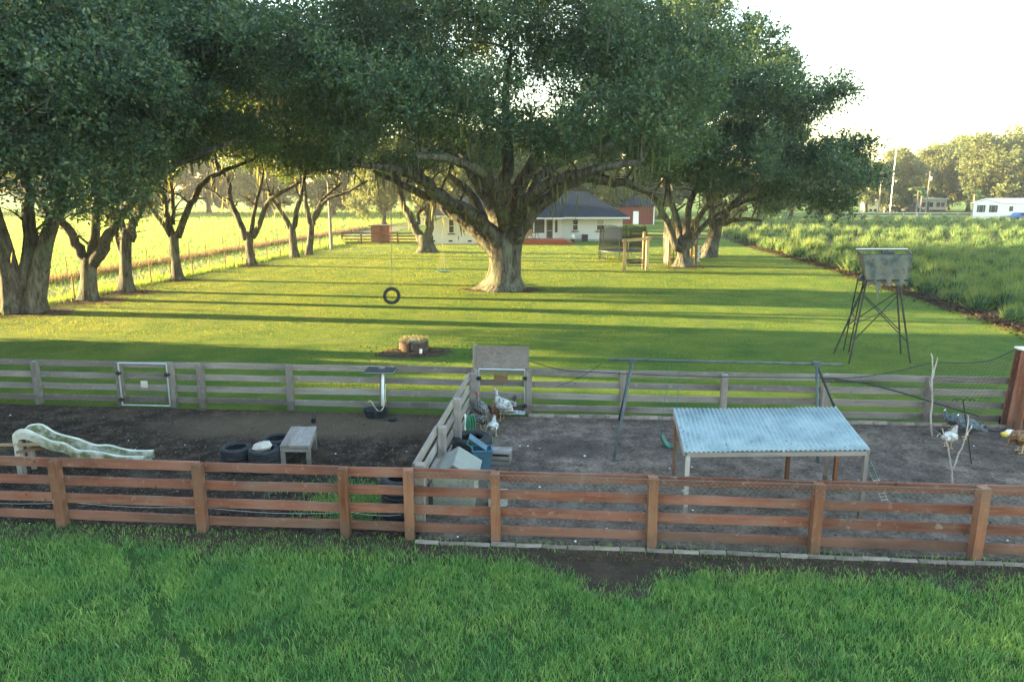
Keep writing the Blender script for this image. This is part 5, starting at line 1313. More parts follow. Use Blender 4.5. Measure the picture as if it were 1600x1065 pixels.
# concrete block
p = G(778, 792); T = Thing('concrete_block', 'pale concrete block lying behind the netted fence post next to the kennel', 'block', p + Vector((0, .1, 0))); mb = MB(); mb.box((0, 0, .13), (.34, .2, .26)); T.part('block', mb, M['concrete'])
# blue tub with folded lid
p = G(753, 737); T = Thing('plastic_tub', 'blue plastic tub with its lid tipped open beside the kennel', 'tub', p + Vector((0, .2, 0)), .1)
mb = MB(); pr = []
for (sx, sy, z) in ((.15, .12, 0), (.19, .155, .40), (.215, .18, .40), (.215, .18, .43), (.18, .15, .43), (.135, .11, .03)): pr.append([(sx * a, sy * b, z) for a, b in ((-1, -1), (1, -1), (1, 1), (-1, 1))])
vs = [q for r_ in pr for q in r_]; fs = [[0, 3, 2, 1], [20, 21, 22, 23]] + [[i * 4 + k, i * 4 + (k + 1) % 4, (i + 1) * 4 + (k + 1) % 4, (i + 1) * 4 + k] for i in range(5) for k in range(4)]
mb.add(vs, fs); T.part('tub', mb, M['bluetub'])
mb = MB(); mb.box((0, 0, 0), (.44, .20, .025), (Matrix.Rotation(R(38), 3, 'Y') @ Matrix.Rotation(R(15), 3, 'X'))); mb.v = [v + Vector((-.08, .03, .54)) for v in mb.v]; T.part('lid', mb, M['bluetub'])
mb = MB(); mb.tube([(-.2, 0, .43), (-.3, .02, .52), (-.26, .05, .62)], .012, 5); T.part('strap', mb, M['hose'])
# two stacked pallets / boards
p = G(782, 727); T = Thing('wooden_crate', 'low grey wooden crate with slatted top next to the blue tub', 'crate', p + Vector((0, .22, 0)), -.12)
for k in range(4): beam(T.o, 'top_slat', (-.22, -.16 + k * .11, .24), (.22, -.16 + k * .11, .24), .02, .10, M['greywood'], side=(0, 0, 1))
for (y, z) in ((-.2, .15), (-.2, .05), (.2, .15), (.2, .05)): beam(T.o, 'side_board', (-.21, y, z), (.21, y, z), .08, .02, M['greywood'])
for s in (-1, 1): mb = MB(); mb.box((s * .2, 0, .11), (.03, .38, .2)); T.part('end_board', mb, M['greywood'])
# white pipe with hose coil on the divider
p = G(727, 684); T = Thing('hose_hanger', 'upright white pipe at the divider fence with a green garden hose looped on it', 'hose', p, world=True)
mb = MB(); mb.tube([p, V(727, 647, p.y)], .02, 8); T.part('pipe', mb, M['white'])
for k in range(3):
    mb = MB(); c_ = V(732 + k * 1.4, 664, p.y - .08 - k * .02); rx_, rz_ = .05 + .012 * k, .22 + .02 * k
    mb.tube([c_ + Vector((rx_ * math.sin(a) + .02 * k, 0, rz_ * math.cos(a))) for a in [6.2832 * i / 18 for i in range(19)]], .011, 5); T.part('hose_loop', mb, M['hose'], smooth=True)
mb = MB(); hp = [V(735, 680, p.y - .1), G(741, 690), G(755, 692), G(768, 694), G(769, 684), G(764, 688)]; hp = [Vector((a.x, a.y, max(a.z, .03))) for a in hp]; q, _ = smooth_path(hp, [1] * 6, 4); mb.tube(q, .011, 5); T.part('hose_end', mb, M['hose'], smooth=True)
# tyres
tyre('very large black tractor tyre lying flat against the divider fence behind the kennel', G(735, 712) + Vector((0, .3, .17)), .46, .34, .24)
cst = G(622, 823)
for i, lab in enumerate(('bottom tyre of the tall black stack at the inner fence corner', 'middle tyre of the tall black stack at the inner fence corner', 'top tyre of the tall black stack at the inner fence corner')):
    tyre(lab, cst + Vector((random.uniform(-.02, .02), .33, .13 + i * .25)), .335, .25, group='black tyres stacked at the fence corner')
c1_ = Vector((V(367, 695, 14.0).x, 14.0, 0)); c2_ = Vector((V(411, 697, 13.9).x, 13.9, 0)); c3_ = Vector((V(431, 688, 14.5).x, 14.55, 0))
for c_, nm in ((c1_, 'left tyre stack in the dark pen'), (c2_, 'tyre stack holding a pale stone in the dark pen'), (c3_, 'tyre stack behind the wooden bench in the dark pen')):
    for i, wd in enumerate(('lower', 'upper')): tyre(wd + ' tyre of the ' + nm, c_ + Vector((.01 * i, .01, .12 + .235 * i)), .31, .23, .20, (0, 0, i * .3), group='tyres stacked in the dark pen')
T = Thing('stone', 'pale broken stone lying on top of the tyre stack in the dark pen', 'stone', c2_ + Vector((-.02, 0, .47))); mb = MB(); g = random.Random(3)
mb.lathe([(0, -.05), (.12, -.03), (.17, .03), (.13, .10), (.04, .13), (0, .13)], 9); mb.v = [Vector((v.x * 1.3 + g.uniform(-.02, .02), v.y * .8 + g.uniform(-.02, .02), v.z + v.x * .2 + g.uniform(-.01, .01))) for v in mb.v]; T.part('stone', mb, M['paintwood'])
# bench
h_ = .5; bA, bB, bC, bD = G(437, 697, h_), G(484, 697, h_), G(494, 667, h_), G(456, 667, h_)
T = Thing('wooden_bench', 'weathered grey wooden bench table standing in the dark pen', 'bench', (bA + bC) / 2 - Vector((0, 0, h_)), world=True); c = T.loc
for k in range(3):
    a = bA.lerp(bB, (k + .5) / 3); b = bD.lerp(bC, (k + .5) / 3); beam(T.o, 'top_board', a, b, .035, (bB - bA).length / 3 - .006, M['greywood'], c)
for a, b in ((bA, bB), (bD, bC), (bA, bD), (bB, bC)):
    i_ = ((bA + bC) / 2 - (a + b) / 2) * .08; beam(T.o, 'apron', a + i_ + Vector((0, 0, -.075)), b + i_ + Vector((0, 0, -.075)), .11, .03, M['greywood'], c)
for q in (bA, bB, bC, bD):
    q2_ = q.lerp((bA + bC) / 2, .14); beam(T.o, 'leg', Vector((q2_.x, q2_.y, -.02)), Vector((q2_.x, q2_.y, h_ - .02)), .08, .08, M['greywood'], c, side=(0, 1, 0))
p = G(491, 668) + Vector((0, .15, 0)); T = Thing('watering_can', 'small dark can on the dirt behind the wooden bench', 'can', G(490, 661)); mb = MB(); mb.lathe([(0, 0), (.05, 0), (.06, .12), (0, .14)], 10); mb.tube([(0, 0, .12), (-.05, 0, .2), (.05, 0, .2), (.05, 0, .1)], .008, 5); T.part('body', mb, M['black'])
# slide
near = [(20.6, 683), (24, 677), (31, 672.7), (43, 673), (62, 682), (80.5, 690), (99, 693), (111.5, 699.5), (124, 704.7), (144.5, 705.7), (165, 709), (182, 713), (205, 714), (225, 714)]
far = [(41, 671), (45, 667), (51.6, 664.4), (66, 664.4), (82.6, 674.7), (96, 680), (110, 683.5), (124, 687), (138, 692.5), (152, 696.4), (171, 696.4), (188, 701), (210, 704.7), (239.6, 704.7)]
n = len(near); NP_, FP_ = [], []
for i in range(n):
    t = i / (n - 1); NP_.append(V(*near[i], 13.55 + .55 * t)); FP_.append(V(*far[i], 14.05 + .45 * t))
T = Thing('playground_slide', 'weathered pale green wavy plastic slide lying low in the dark pen at the left', 'slide', (NP_[5].x, 13.8, 0), world=True)
sm, st_, so = newmat('slide_plastic'); co = coords(st_, 'World'); a_ = noise(st_, co, 2.4, 5, .6); b2 = noise(st_, co, 9, 5, .7)
cc = ramp(st_, a_, [(.38, (.36, .35, .30)), (.48, (.24, .235, .17)), (.56, (.09, .10, .045))]); cc = mixc(st_, cc, (.46, .47, .44), ramp(st_, b2, [(.5, (0, 0, 0)), (.7, (.6, .6, .6))])); finish(st_, so, cc, .6, bump=b2, bstr=.15); M['slide'] = sm
q1_, _ = smooth_path(NP_, [1] * n, 3); q2_, _ = smooth_path(FP_, [1] * n, 3); mb = MB(); prof = []
m = len(q1_)
for i in range(m):
    a, b = q1_[i], q2_[i]; dn_ = Vector((0, 0, -1)); dp = .19 if i < m * .9 else .14
    ring = [a + Vector((0, -.03, -.17)), a + Vector((0, -.035, -.02)), a + Vector((0, -.02, .005)), a + Vector((0, .03, .0)), a.lerp(b, .14) + dn_ * dp, a.lerp(b, .5) + dn_ * (dp + .02), a.lerp(b, .86) + dn_ * dp, b + Vector((0, -.03, 0)), b + Vector((0, .02, .005)), b + Vector((0, .035, -.02)), b + Vector((0, .03, -.17))]
    for p in ring: p.z = max(p.z, .02)
    mb.v += ring
k_ = 11
for i in range(m - 1):
    for j in range(k_ - 1): mb.f.append([i * k_ + j, (i + 1) * k_ + j, (i + 1) * k_ + j + 1, i * k_ + j + 1])
M['paintwood2'] = simple('slide_rim', (.42, .42, .37), .6, 0, .25, 6, .2, .3); T.part('chute', mb, M['slide'], solid=.012)
for (qq, nm_) in ((q1_, 'near_rim'), (q2_, 'far_rim')):
    mb = MB(); mb.tube([p + Vector((0, 0, .008)) for p in qq], .026, 7); T.part('rim', mb, M['paintwood2'], smooth=True)
for px, Y_, zz in ((25, 13.62, .72), (31, 13.66, .72), (48, 13.95, .72), (45, 14.1, .74)):
    q = V(px, 690, Y_); beam(T.o, 'leg', (q.x, Y_, -.05), (q.x, Y_, zz), .07, .07, M['paintwood'], T.loc, side=(0, 1, 0))
a = V(20, 690, 13.6); beam(T.o, 'rail', (a.x - 1.4, 13.6, .62), (a.x + .5, 13.6, .66), .05, .03, M['tanwood'], T.loc)
beam(T.o, 'rail', (a.x + .05, 13.58, .50), (a.x + .5, 13.9, .50), .06, .03, M['brownwood'], T.loc)
# solar panel and trough
p = G(598, 644); T = Thing('solar_panel', 'tilted dark solar panel on a shiny metal post at the grey fence', 'solar panel', p, world=True)
mb = MB(); mb.tube([p, V(598, 580, p.y)], .038, 10); T.part('post', mb, M['whitemetal'], smooth=True)
pc = V(595, 578, p.y); a, b, c_, d_ = V(568, 582, p.y - .25), V(614, 583, p.y - .25), V(622, 574, p.y + .2), V(577, 573, p.y + .2)
mb = MB(); mb.add([a, b, c_, d_], [[0, 1, 2, 3]]); T.part('panel', mb, M['cardark'], solid=.03)
mb = MB()
for u, v in ((a, b), (b, c_), (c_, d_), (d_, a)): mb.tube([u, v], .006, 4)
T.part('frame', mb, M['galv'])
p = G(585, 656); T = Thing('water_trough', 'black rubber water trough with a pale hose arching into it at the grey fence', 'trough', p + Vector((0, .22, 0)))
mb = MB(); pr = []
for (sx, sy, z) in ((.24, .17, 0), (.31, .23, .20), (.33, .25, .22), (.29, .21, .22), (.22, .15, .05)): pr.append([(sx * math.cos(k * math.pi / 6) * (1.0), sy * math.sin(k * math.pi / 6), z) for k in range(12)])
vs = [q for r_ in pr for q in r_]; mb.add(vs, [[i * 12 + k, i * 12 + (k + 1) % 12, (i + 1) * 12 + (k + 1) % 12, (i + 1) * 12 + k] for i in range(4) for k in range(12)] + [[48 + k for k in range(12)]]); T.part('tub', mb, M['rubber'])
mb = MB(); mb.lathe([(0, .14), (.26, .14)], 16); mb.v = [Vector((v.x, v.y * .74, v.z)) for v in mb.v]; T.part('water', mb, M['glass'])
mb = MB(); q, _ = smooth_path([Vector((-.2, .05, .36)), Vector((-.12, .0, .42)), Vector((0, -.05, .26)), Vector((.1, -.02, .16)), Vector((.2, .1, .3)), Vector((.23, .2, .8))], [1] * 6, 4); mb.tube(q, .014, 5); T.part('hose', mb, M['hosey'], smooth=True)
p = G(613, 657); T = Thing('feed_dish', 'small dark dish on the dirt right of the black trough', 'dish', p); mb = MB(); mb.lathe([(0, .01), (.10, .01), (.13, .05), (.12, .05), (.09, .02), (0, .02)], 16); T.part('dish', mb, M['iron'])

# ---------------------------------------------------------------- birds
def featm(name, cols, scale=30):
    m, t, o = newmat(name); co = coords(t); v = noise(t, co, scale, 3, .6); c = ramp(t, v, [(.36, cols[0]), (.48, cols[1]), (.62, cols[2])]); finish(t, o, c, .8, bump=v, bstr=.5, bdist=.02); return m
FM = {'white': featm('white_feathers', [(.12, .12, .12), (.34, .335, .32), (.50, .49, .47)], 12), 'grey': featm('grey_feathers', [(.07, .08, .09), (.20, .22, .24), (.42, .44, .46)], 18),
      'black': featm('black_feathers', [(.012, .012, .014), (.03, .03, .035), (.10, .10, .10)]), 'speckled': featm('speckled_feathers', [(.02, .018, .017), (.055, .05, .045), (.30, .29, .27)], 40),
      'brown': featm('brown_feathers', [(.05, .03, .02), (.16, .085, .04), (.28, .16, .08)]), 'orange': featm('orange_feathers', [(.12, .05, .02), (.30, .13, .05), (.42, .22, .10)]),
      'slate': featm('slate_feathers', [(.03, .04, .045), (.07, .085, .09), (.15, .17, .18)], 40)}
M['comb'] = simple('comb', (.42, .04, .03), .6); M['leg'] = simple('bird_leg', (.40, .30, .18), .7); M['beak'] = simple('beak', (.45, .36, .2), .6); M['skin'] = simple('pale_skin', (.50, .45, .45), .7)
KIND = {  # spine (x, z, radius) from rump to beak, feet height, tail
 'turkey': ([(-.27, .25, .02), (-.22, .28, .08), (-.14, .33, .145), (-.03, .38, .165), (.07, .45, .135), (.13, .53, .085), (.15, .60, .046), (.15, .67, .032), (.155, .73, .032), (.18, .755, .038), (.215, .75, .02), (.25, .735, .004)], .27, .10),
 'hen': ([(-.17, .27, .02), (-.13, .25, .065), (-.06, .22, .10), (.03, .21, .112), (.10, .25, .085), (.135, .31, .05), (.15, .36, .034), (.165, .395, .034), (.195, .395, .018), (.225, .385, .003)], .14, .07),
 'guinea': ([(-.22, .20, .02), (-.17, .22, .07), (-.08, .25, .125), (.02, .25, .135), (.10, .28, .09), (.14, .34, .045), (.155, .39, .028), (.16, .43, .030), (.185, .435, .02), (.21, .425, .003)], .14, .08)}
def bird(kind, lab, px, py, rz, feather, sc=1.0, tail=None, head=None, tailup=0, cat=None, low=0):
    sp, fh, lw_ = KIND[kind]; T = Thing(kind if kind != 'guinea' else 'guinea_fowl', lab, cat or kind.replace('guinea', 'guinea fowl'), G(px, py, .012), rz); T.o.scale = (sc,) * 3
    pts = []; rad = []
    for i, (x, z, r) in enumerate(sp):
        if low and x > .1: z = z - low * (x - .1) * 3
        pts.append(Vector((x, 0, z))); rad.append(r)
    q, rr = smooth_path(pts, rad, 2); mb = MB(); mb.tube(q, rr, 14, wob=lambda i, an, p: 1 + .04 * math.sin(an * 5 + i)); T.part('body', mb, FM[feather], smooth=True)
    k = len(sp); hx, hz, hr_ = pts[-3].x, pts[-3].z, rad[-3]
    for s in (-1, 1):
        mb = MB(); mb.tube([(0.0, s * lw_, fh + .03), (.0, s * lw_, fh * .5), (.01, s * lw_, .01)], [.022, .010, .009], 6)
        for a in (-.5, 0, .5, 3.14): mb.tube([(.01, s * lw_, .008), (.01 + .05 * math.cos(a), s * lw_ + .05 * math.sin(a), .004)], .006, 4)
        T.part('leg', mb, M['leg'])
        mb = MB(); R_ = sp[3][2]; mb.sheet(lambda u, v: (.12 - .36 * u * (R_ / .14) + .0, s * (R_ * (.93 + .10 * math.sin(math.pi * u))) * math.sin(.9 + 1.0 * v), sp[3][1] + R_ * (.93 + .08 * math.sin(math.pi * u)) * math.cos(.9 + 1.0 * v) * (1 - .2 * u)), 6, 3)
        T.part('wing', mb, FM[feather], solid=.012, smooth=True)
    for i in range(5):
        a = (i - 2) * .16; b0 = Vector((sp[1][0], 0, sp[1][1])); L_ = (.30 if kind != 'guinea' else .17) * (R_ / .14); tu = tailup
        d = Vector((-math.cos(a) * math.cos(tu), math.sin(a), math.sin(tu) - .12)); s_ = Vector((d.y, -d.x, 0)).normalized() * .035 * (R_ / .12)
        mb = MB(); mb.add([b0 - s_ * .5, b0 + s_ * .5, b0 + d * L_ * .8 + s_, b0 + d * L_, b0 + d * L_ * .8 - s_], [[0, 1, 2, 3, 4]]); T.part('tail_feather', mb, FM[tail or feather], solid=.008)
    if kind == 'guinea': low = low or .001
    mb = MB(); mb.tube([(hx - .01, 0, hz + hr_ * .8), (hx + .01, 0, hz + hr_ + .022), (hx + .03, 0, hz + hr_ * .8)], [.005, .008, .004], 5)
    mb.tube([(hx + .03, 0, hz - hr_ * .6), (hx + .035, 0, hz - hr_ - .03)], [.007, .009], 5); 
    if not (kind == 'guinea'): T.part('comb_and_wattle', mb, M['comb'])
    if head:
        mb = MB(); nk = 5 if kind == 'turkey' else 3; mb.tube([q_ + Vector((0, 0, 0)) for q_ in pts[-nk:-1]], [r_ * 1.06 for r_ in rad[-nk:-1]], 10); T.part('head_skin', mb, head, smooth=True)
    return T
bird('turkey', 'tall pale grey turkey standing in front of the wire gate, head raised', 785, 656, 2.75, 'white', 1.0, 'grey', M['skin'])
bird('turkey', 'black and white turkey with a reddish neck at the left gate post', 752, 660, 2.2, 'speckled', .95, 'black', M['comb'], .2)
bird('hen', 'orange brown hen standing between the two turkeys', 764, 652, .4, 'orange', 1.0, None, None, .6)
bird('hen', 'dark brown hen pecking right of the orange hen', 774, 653, 3.4, 'brown', .9, None, None, .4, low=.8)
bird('hen', 'black hen with a pale tail behind the grey turkey at the gate', 793, 647, .3, 'black', 1.1, 'white', None, .5)
bird('hen', 'black and white speckled hen in front of the turkeys', 754, 669, 5.6, 'speckled', 1.0, None, None, .3)
bird('hen', 'pale grey hen seen from behind near the loose end of the hose', 770, 681, 1.4, 'white', 1.05, 'grey', None, .5)
bird('guinea', 'left dark guinea fowl with a white head near the back fence', 1487, 673, 2.7, 'slate', 1.12, None, M['white'])
bird('guinea', 'right dark guinea fowl with a white head, tail towards the coop', 1509, 685, 2.7, 'slate', 1.22, None, M['white'])
bird('hen', 'white hen with a black raised tail beside the forked branch', 1480, 699, .35, 'white', 1.15, 'black', M['skin'], .9)
bird('guinea', 'brown speckled fowl pecking at the right picture edge', 1594, 706, 2.9, 'brown', 1.3, None, None, 0, low=1.2, cat='fowl')

# ---------------------------------------------------------------- grass, crop, weeds, litter
def blades(name, x, y, h, w, lean, mat, z0=0.0, tri=False, g=rng, label=None, cat=None, dirs=None):
    n = len(x); th = g.uniform(0, 2 * np.pi, n); s = np.stack([np.cos(th), np.sin(th), np.zeros(n)], 1) * (w / 2)[:, None]
    la = g.uniform(0, 2 * np.pi, n); l = np.stack([np.cos(la), np.sin(la), np.zeros(n)], 1) * (h * lean)[:, None]
    if dirs is not None: l = l * .45 + dirs
    b = np.stack([x, y, np.full(n, z0 - .01)], 1); up_ = np.array([0, 0, 1.0])[None] * h[:, None]
    if tri:
        v = np.stack([b - s, b + s, b + up_ + l], 1).reshape(-1, 3); f = np.arange(n * 3).reshape(-1, 3)
    else:
        m_ = b + up_ * .6 + l * .3; v = np.stack([b - s * .8, b + s * .8, m_ + s, m_ - s, b + up_ + l], 1).reshape(-1, 3); k = np.arange(n) * 5
        f = np.concatenate([np.stack([k, k + 1, k + 2], 1), np.stack([k, k + 2, k + 3], 1), np.stack([k + 3, k + 2, k + 4], 1)])
    me = np_mesh(name, v, f, 3); me.materials.append(mat); o = link(name, me, None); tag(o, label, cat, kind='stuff'); return o
def vnoise(x, y, s, seed=0):
    g = np.random.default_rng(seed); t = g.random((64, 64)); X = x * s; Y_ = y * s; xi = np.floor(X).astype(int); yi = np.floor(Y_).astype(int); fx = X - xi; fy = Y_ - yi; fx = fx * fx * (3 - 2 * fx); fy = fy * fy * (3 - 2 * fy)
    a = t[xi % 64, yi % 64]; b = t[(xi + 1) % 64, yi % 64]; c = t[xi % 64, (yi + 1) % 64]; d = t[(xi + 1) % 64, (yi + 1) % 64]
    return (a * (1 - fx) + b * fx) * (1 - fy) + (c * (1 - fx) + d * fx) * fy
n = 340000
x = rng.uniform(-11.5, 11.5, n); y = 5.6 + 6.2 * rng.random(n) ** .85
ed = np.array([grass_edge(q) for q in np.linspace(-12, 12, 600)]); e_ = np.interp(x, np.linspace(-12, 12, 600), ed)
nz = vnoise(x, y, 1.1, 1) * .5 + vnoise(x, y, 3.1, 2) * .5
tk = [(G(180, 845)), G(225, 900), G(255, 985), G(320, 1065)]; tx = np.interp(y, [p.y for p in tk[::-1]], [p.x for p in tk[::-1]])
trk = np.exp(-((x - tx - .05 * np.sin(y * 5)) / .13) ** 2)
tk2 = [(G(560, 850)), G(540, 900), G(560, 985), G(640, 1065)]; tx2 = np.interp(y, [p.y for p in tk2[::-1]], [p.x for p in tk2[::-1]]); trk = np.maximum(trk, .45 * np.exp(-((x - tx2) / .2) ** 2))
bare = (vnoise(x, y, 1.7, 8) > .80)
keep = (y < e_ + .08 * rng.normal(size=n)) & (rng.random(n) > trk * .9) & (rng.random(n) < .35 + nz * 1.1) & ~(bare & (rng.random(n) < .7))
x, y, nz, trk, e_ = x[keep], y[keep], nz[keep], trk[keep], e_[keep]; n = len(x)
h = (.055 + .10 * nz) * rng.uniform(.6, 1.35, n) * (1 - .7 * trk) * np.clip(.45 + (e_ - y) * 1.6, .4, 1)
ib = rng.integers(0, max(1, n // 14), n) # tufts
cx_, cy_ = x[ib], y[ib]; pull = rng.random(n) < .5; x = np.where(pull, cx_ + rng.normal(0, .035, n), x); y = np.where(pull, np.minimum(cy_ + rng.normal(0, .035, n), e_ + .1), y)
blades('pasture_grass', x, y, h, rng.uniform(.005, .010, n), rng.uniform(.2, .9, n), M['blade'], .004, label='long bright green grass in the foreground', cat='grass')
n = 9000; sx_ = rng.uniform(-11.5, 11.5, n); sy_ = 5.6 + 5.6 * rng.random(n); k_s = vnoise(sx_, sy_, .9, 21) > .45; sx_, sy_ = sx_[k_s], sy_[k_s]; k_s = sy_ < np.interp(sx_, np.linspace(-12, 12, 600), ed); sx_, sy_ = sx_[k_s], sy_[k_s]
blades('dry_straw', sx_, sy_, rng.uniform(.05, .16, len(sx_)), rng.uniform(.004, .008, len(sx_)), rng.uniform(.4, 1.6, len(sx_)), M['straw'], .01, label='dead straw blades mixed into the foreground grass', cat='grass')
# lawn, blades spread evenly over the picture
n = 430000; d = 18.5 * (88 / 18.5) ** rng.random(n); x = rng.uniform(-.78, .78, n) * d
ylo = BA.y + (BB.y - BA.y) * (x - BA.x) / (BB.x - BA.x) + .02
inx = inA.x + (inB.x - inA.x) * (d - inA.y) / (inB.y - inA.y)
cxx = np.interp(d, [p.y for p in sorted(CE, key=lambda p: p.y)], [p.x for p in sorted(CE, key=lambda p: p.y)])
keep = (d > ylo) & (x > inx - 1.1) & (x < cxx - .05) & ~((d > 75.5) & (x > XL0) & (x < XR1)); x, d = x[keep], d[keep]; n = len(x); s = d / 30
hh = rng.uniform(.6, 1.3, n) * (.022 + .018 * vnoise(x, d, .6, 4)) * np.sqrt(s) * np.where(d < ylo[keep] + .5, 1.8, 1)
blades('lawn_grass', x, d, hh, rng.uniform(.6, 1.4, n) * .024 * s, rng.uniform(.2, .8, n), M['turf'], 0, True, label='mown lawn grass lit in yellow stripes', cat='grass')
# left field, verge weeds
n = 60000; d = 26 * (190 / 26) ** rng.random(n); x = rng.uniform(-.85, -.05, n) * d; ox = outA.x + (outB.x - outA.x) * (d - outA.y) / (outB.y - outA.y)
keep = x < ox - .1; x, d = x[keep], d[keep]; n = len(x); s = d / 50
blades('field_grass', x, d, rng.uniform(.15, .4, n) * np.sqrt(s), .06 * s * rng.uniform(.6, 1.3, n), rng.uniform(.2, .7, n), M['fieldgrass'], 0, True, label='tall bright grass in the sunlit left field', cat='grass')
n = 16000; d = 26 + 80 * rng.random(n) ** 1.5; ox = outA.x + (outB.x - outA.x) * (d - outA.y) / (outB.y - outA.y); x = ox + rng.normal(.25, .45, n)
blades('dry_verge', x, d, rng.uniform(.25, .6, n), .035 * (d / 45), rng.uniform(.1, .5, n), M['drygrass'], 0, True, label='reddish dry grass along the outer wire fence', cat='grass')
n = 16000; d = 30 + 60 * rng.random(n); ix = inA.x + (inB.x - inA.x) * (d - inA.y) / (inB.y - inA.y); x = ix - 6.2 * rng.random(n); x = x[vnoise(x, d, .9, 14) > .42]; d = d[:0] if False else (30 + 60 * rng.random(len(x))); ix = inA.x + (inB.x - inA.x) * (d - inA.y) / (inB.y - inA.y); x = ix - 6.2 * rng.random(len(x))
blades('lane_grass', x, d, rng.uniform(.05, .22, len(x)), .05 * (d / 45), rng.uniform(.1, .8, len(x)), M['fieldgrass'], 0, True, label='rough grass growing in the lane between the two wire fences', cat='grass')
n = 9000; d = 30 + 50 * rng.random(n); ix = inA.x + (inB.x - inA.x) * (d - inA.y) / (inB.y - inA.y); x = ix + rng.normal(-.35, .35, n); h = rng.uniform(.12, .35, n) * (1 + 1.6 * (vnoise(x, d, 1.5, 9) > .75))
blades('verge_weeds', x, d, h, .03 * (d / 45), rng.uniform(.1, .5, n), M['fieldgrass'], 0, True, label='pale weeds growing along the inner wire fence', cat='weeds')
# grass at fence feet, weeds in the dark pen and on the bare strip
def scatter(name, cnt, fx, h0, h1, w, mat, z, label, cat, lean=(.2, .8)):
    P = np.array([fx() for _ in range(cnt)]); blades(name, P[:, 0], P[:, 1], rng.uniform(h0, h1, cnt), rng.uniform(.6, 1.3, cnt) * w, rng.uniform(*lean, cnt), mat, z, label=label, cat=cat)
def f1():
    u = random.random(); px = random.gauss(555, 42); py = random.gauss(790, 20); p = G(px, min(py, 822)); return (p.x, p.y)
scatter('pen_weeds', 3800, f1, .04, .13, .012, M['blade'], .012, 'patch of bright green weeds on the dark dirt behind the reddish fence', 'weeds')
def f2():
    x = random.uniform(-10, 10); return (x, line_y(NA, NB, x) - abs(random.gauss(0, .14)) if random.random() < .5 else grass_edge(x) + random.uniform(-.1, .25))
scatter('strip_weeds', 5000, f2, .03, .10, .009, M['blade'], .008, 'sparse short weeds on the bare strip along the reddish fence', 'weeds')
def f2b():
    x = random.uniform(-10, 10); return (x, line_y(NA, NB, x) - random.uniform(-.05, .5))
scatter('dry_litter', 6000, f2b, .004, .02, .014, M['drygrass'], .012, 'dry grass clippings on the bare strip', 'litter', (1.5, 5))
def flak(name, n, fx, s0, s1, mat, z, label):
    P = np.array([fx() for _ in range(n)]); s = rng.uniform(s0, s1, (n, 1)); a = rng.normal(size=(n, 3)) * np.array([1, 1, .25]); a /= np.linalg.norm(a, axis=1, keepdims=True); b = np.cross(a, rng.normal(size=(n, 3)) * .4 + np.array([0, 0, 1])); c_ = np.concatenate([P, np.full((n, 1), z) + s * .5], 1)
    v = np.stack([c_ - a * s, c_ - b * s * .5, c_ + a * s, c_ + b * s * .5 + np.array([0, 0, .3]) * s], 1).reshape(-1, 3); me = np_mesh(name, v, np.arange(n * 4).reshape(-1, 4), 4); me.materials.append(mat); o = link(name, me, None); tag(o, label, 'litter', kind='stuff')
def inpen(left=True):
    while True:
        py = random.uniform(640, 850); px = random.uniform(-100, 1700); p = G(px, py)
        if not (line_y(NA, NB, p.x) < p.y < line_y(BA, BB, p.x) - .2): continue
        if (p.x < div_x(p.y)) == left: return (p.x, p.y)
flak('dirt_litter', 5200, lambda: inpen(True), .008, .028, M['drygrass'], .014, 'dead leaves and wood chips on the dark dirt')
def hayspot():
    while True:
        x_, y_ = inpen(True)
        if vnoise(np.array([x_]), np.array([y_]), .8, 31)[0] + (.35 if 15.5 < y_ < 18 else 0) > .62: return (x_, y_)
scatter('scattered_hay', 5200, hayspot, .004, .018, .010, M['straw'], .014, 'old straw scattered thinly over the dark dirt of the left pen', 'straw', (2, 7))
flak('dark_chips', 5200, lambda: inpen(True), .01, .035, M['soil'], .014, 'dark clods on the dark dirt')
flak('sand_litter', 4200, lambda: inpen(False), .008, .024, M['sand'], .014, 'small clods and droppings on the sandy pen floor')
flak('sand_chips', 3000, lambda: inpen(False), .008, .026, M['soil'], .014, 'dark leaf bits on the sandy pen floor')
mbp = MB(); g = random.Random(12)
for i in range(46):
    x_, y_ = inpen(i % 3 == 0); s = g.uniform(.012, .028); mbp.lathe([(0, -s * .5), (s, 0), (s * .7, s * .5), (0, s * .7)], 6, (x_, y_, .018))
o = link('pebbles', mbp.mesh('pebbles'), M['white']); tag(o, 'small white pebbles and feathers scattered over the pens', 'pebbles', kind='stuff')
def underoak():
    px, py = random.choice(((35, 488), (140, 470), (198, 457), (275, 438), (787, 453), (787, 453), (1068, 418), (392, 415), (645, 551))); p = G(px, py); a = random.random() * 6.28; r = abs(random.gauss(0, 1.5)) + .3
    return (p.x + r * math.cos(a), p.y + r * .8 * math.sin(a))
flak('oak_litter', 5200, underoak, .02, .06, M['mulch'], .012, 'fallen brown oak leaves on the lawn round the trunks')
# leaf piles of mulch along the crop
n = 14000; d = rng.uniform(26, 80, n); cxx = np.interp(d, [p.y for p in sorted(CE, key=lambda p: p.y)], [p.x for p in sorted(CE, key=lambda p: p.y)]); x = cxx + rng.normal(.35, .45, n)
P_ = np.stack([x, d], 1); it = iter(P_.tolist()); flak('mulch_clods', n, lambda: next(it), .03, .10, M['mulch'], .02, 'brown mulch clods along the edge of the crop field')
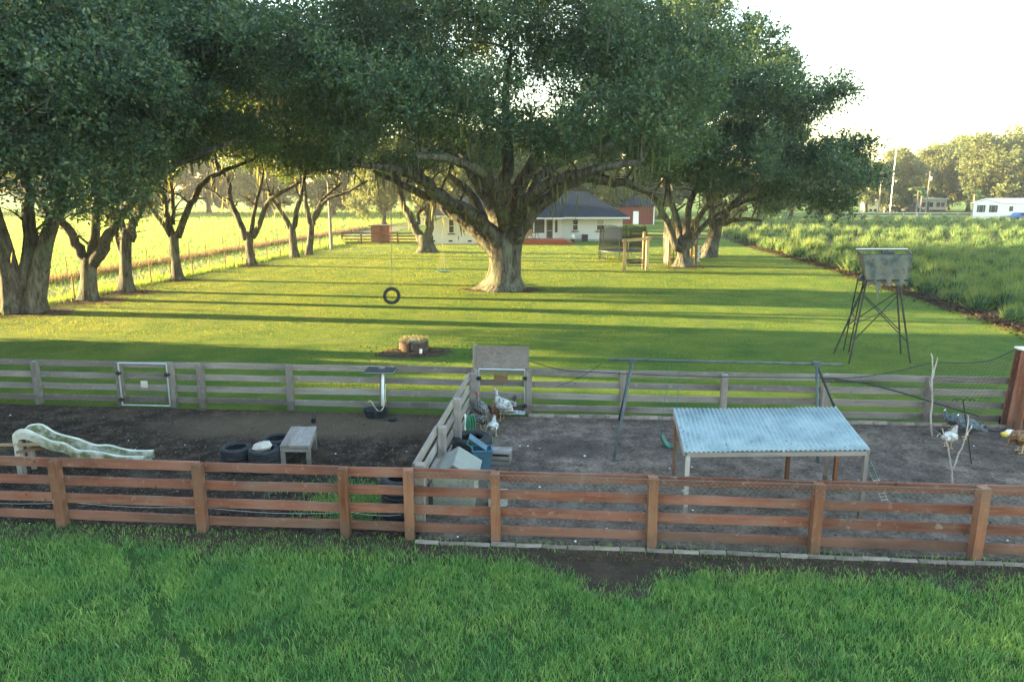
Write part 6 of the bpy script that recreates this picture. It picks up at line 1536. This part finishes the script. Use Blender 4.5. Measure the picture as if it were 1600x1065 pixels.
# crop bushes in rows: plumes on low mounds
X_, Y_, H_, W_, DX, DY = [], [], [], [], [], []; mnd = MB(); gx = np.random.default_rng(17)
row_y = 26.0; k = 0
while row_y < 135:
    xs = crop_x(max(row_y, 25)) + .9; x_ = xs + gx.uniform(0, .5); dens = max(26, int(10500 / row_y)); xmax = min(.80 * row_y + 8, 115)
    pts = []
    while x_ < xmax:
        yy = row_y - .10 * (x_ - xs) + gx.normal(0, .22); hh = gx.uniform(.75, 1.45) * (1.0 + .12 * math.sin(x_ * .5 + k))
        m_ = dens; r_ = gx.uniform(.5, .78)
        bx = x_ + gx.normal(0, r_ * .40, m_); by = yy + gx.normal(0, r_ * .36, m_); DX.append((bx - x_) * .8); DY.append((by - yy) * .8); X_.append(bx); Y_.append(by); q = ((bx - x_) ** 2 + (by - yy) ** 2) / r_ ** 2
        H_.append(hh * np.clip(1.08 - .75 * q, .22, 1.08) * gx.uniform(.7, 1.1, m_)); W_.append(np.full(m_, .042 * max(1, row_y / 32)))
        pts.append((x_, yy, hh * .72)); x_ += gx.uniform(1.1, 1.7) * (1 if row_y < 70 else 1.5)
    for (a, b, h_) in pts:
        mnd.lathe([(.55, 0), (.56, h_ * .4), (.36, h_ * .7), (0, h_ * .85)], 7, (a, b, 0))
    row_y += 2.7 * (1 if row_y < 70 else 1.45); k += 1
X_, Y_, H_, W_, DX, DY = map(np.concatenate, (X_, Y_, H_, W_, DX, DY))
print('crop plumes', len(X_))
o = blades('crop_plants', X_, Y_, H_, W_, rng.uniform(.1, .75, len(X_)), M['crop'], 0, True, label='rows of feathery green crop plants filling the right field', cat='crop', dirs=np.stack([DX, DY, np.zeros(len(DX))], 1))
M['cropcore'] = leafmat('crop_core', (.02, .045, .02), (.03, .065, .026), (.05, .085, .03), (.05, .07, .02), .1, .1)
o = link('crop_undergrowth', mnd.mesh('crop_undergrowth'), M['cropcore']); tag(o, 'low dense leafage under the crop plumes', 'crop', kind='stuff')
# distant ground haze

hm = MB(); hm.box((-20, 130, 14.5), (900, 360, 31)); hz = link('haze', hm.mesh('haze'), None); hz['kind'] = 'stuff'
m, t, o = newmat('haze_air'); pv = N(t, 'ShaderNodeVolumePrincipled'); pv.inputs['Color'].default_value = (.95, .96, 1, 1); pv.inputs['Density'].default_value = .00030
pv.inputs['Anisotropy'].default_value = .3
t.links.new(pv.outputs[0], o.inputs['Volume']); hz.data.materials.append(m); tag(hz, 'thin pale air filling the whole place', 'haze')
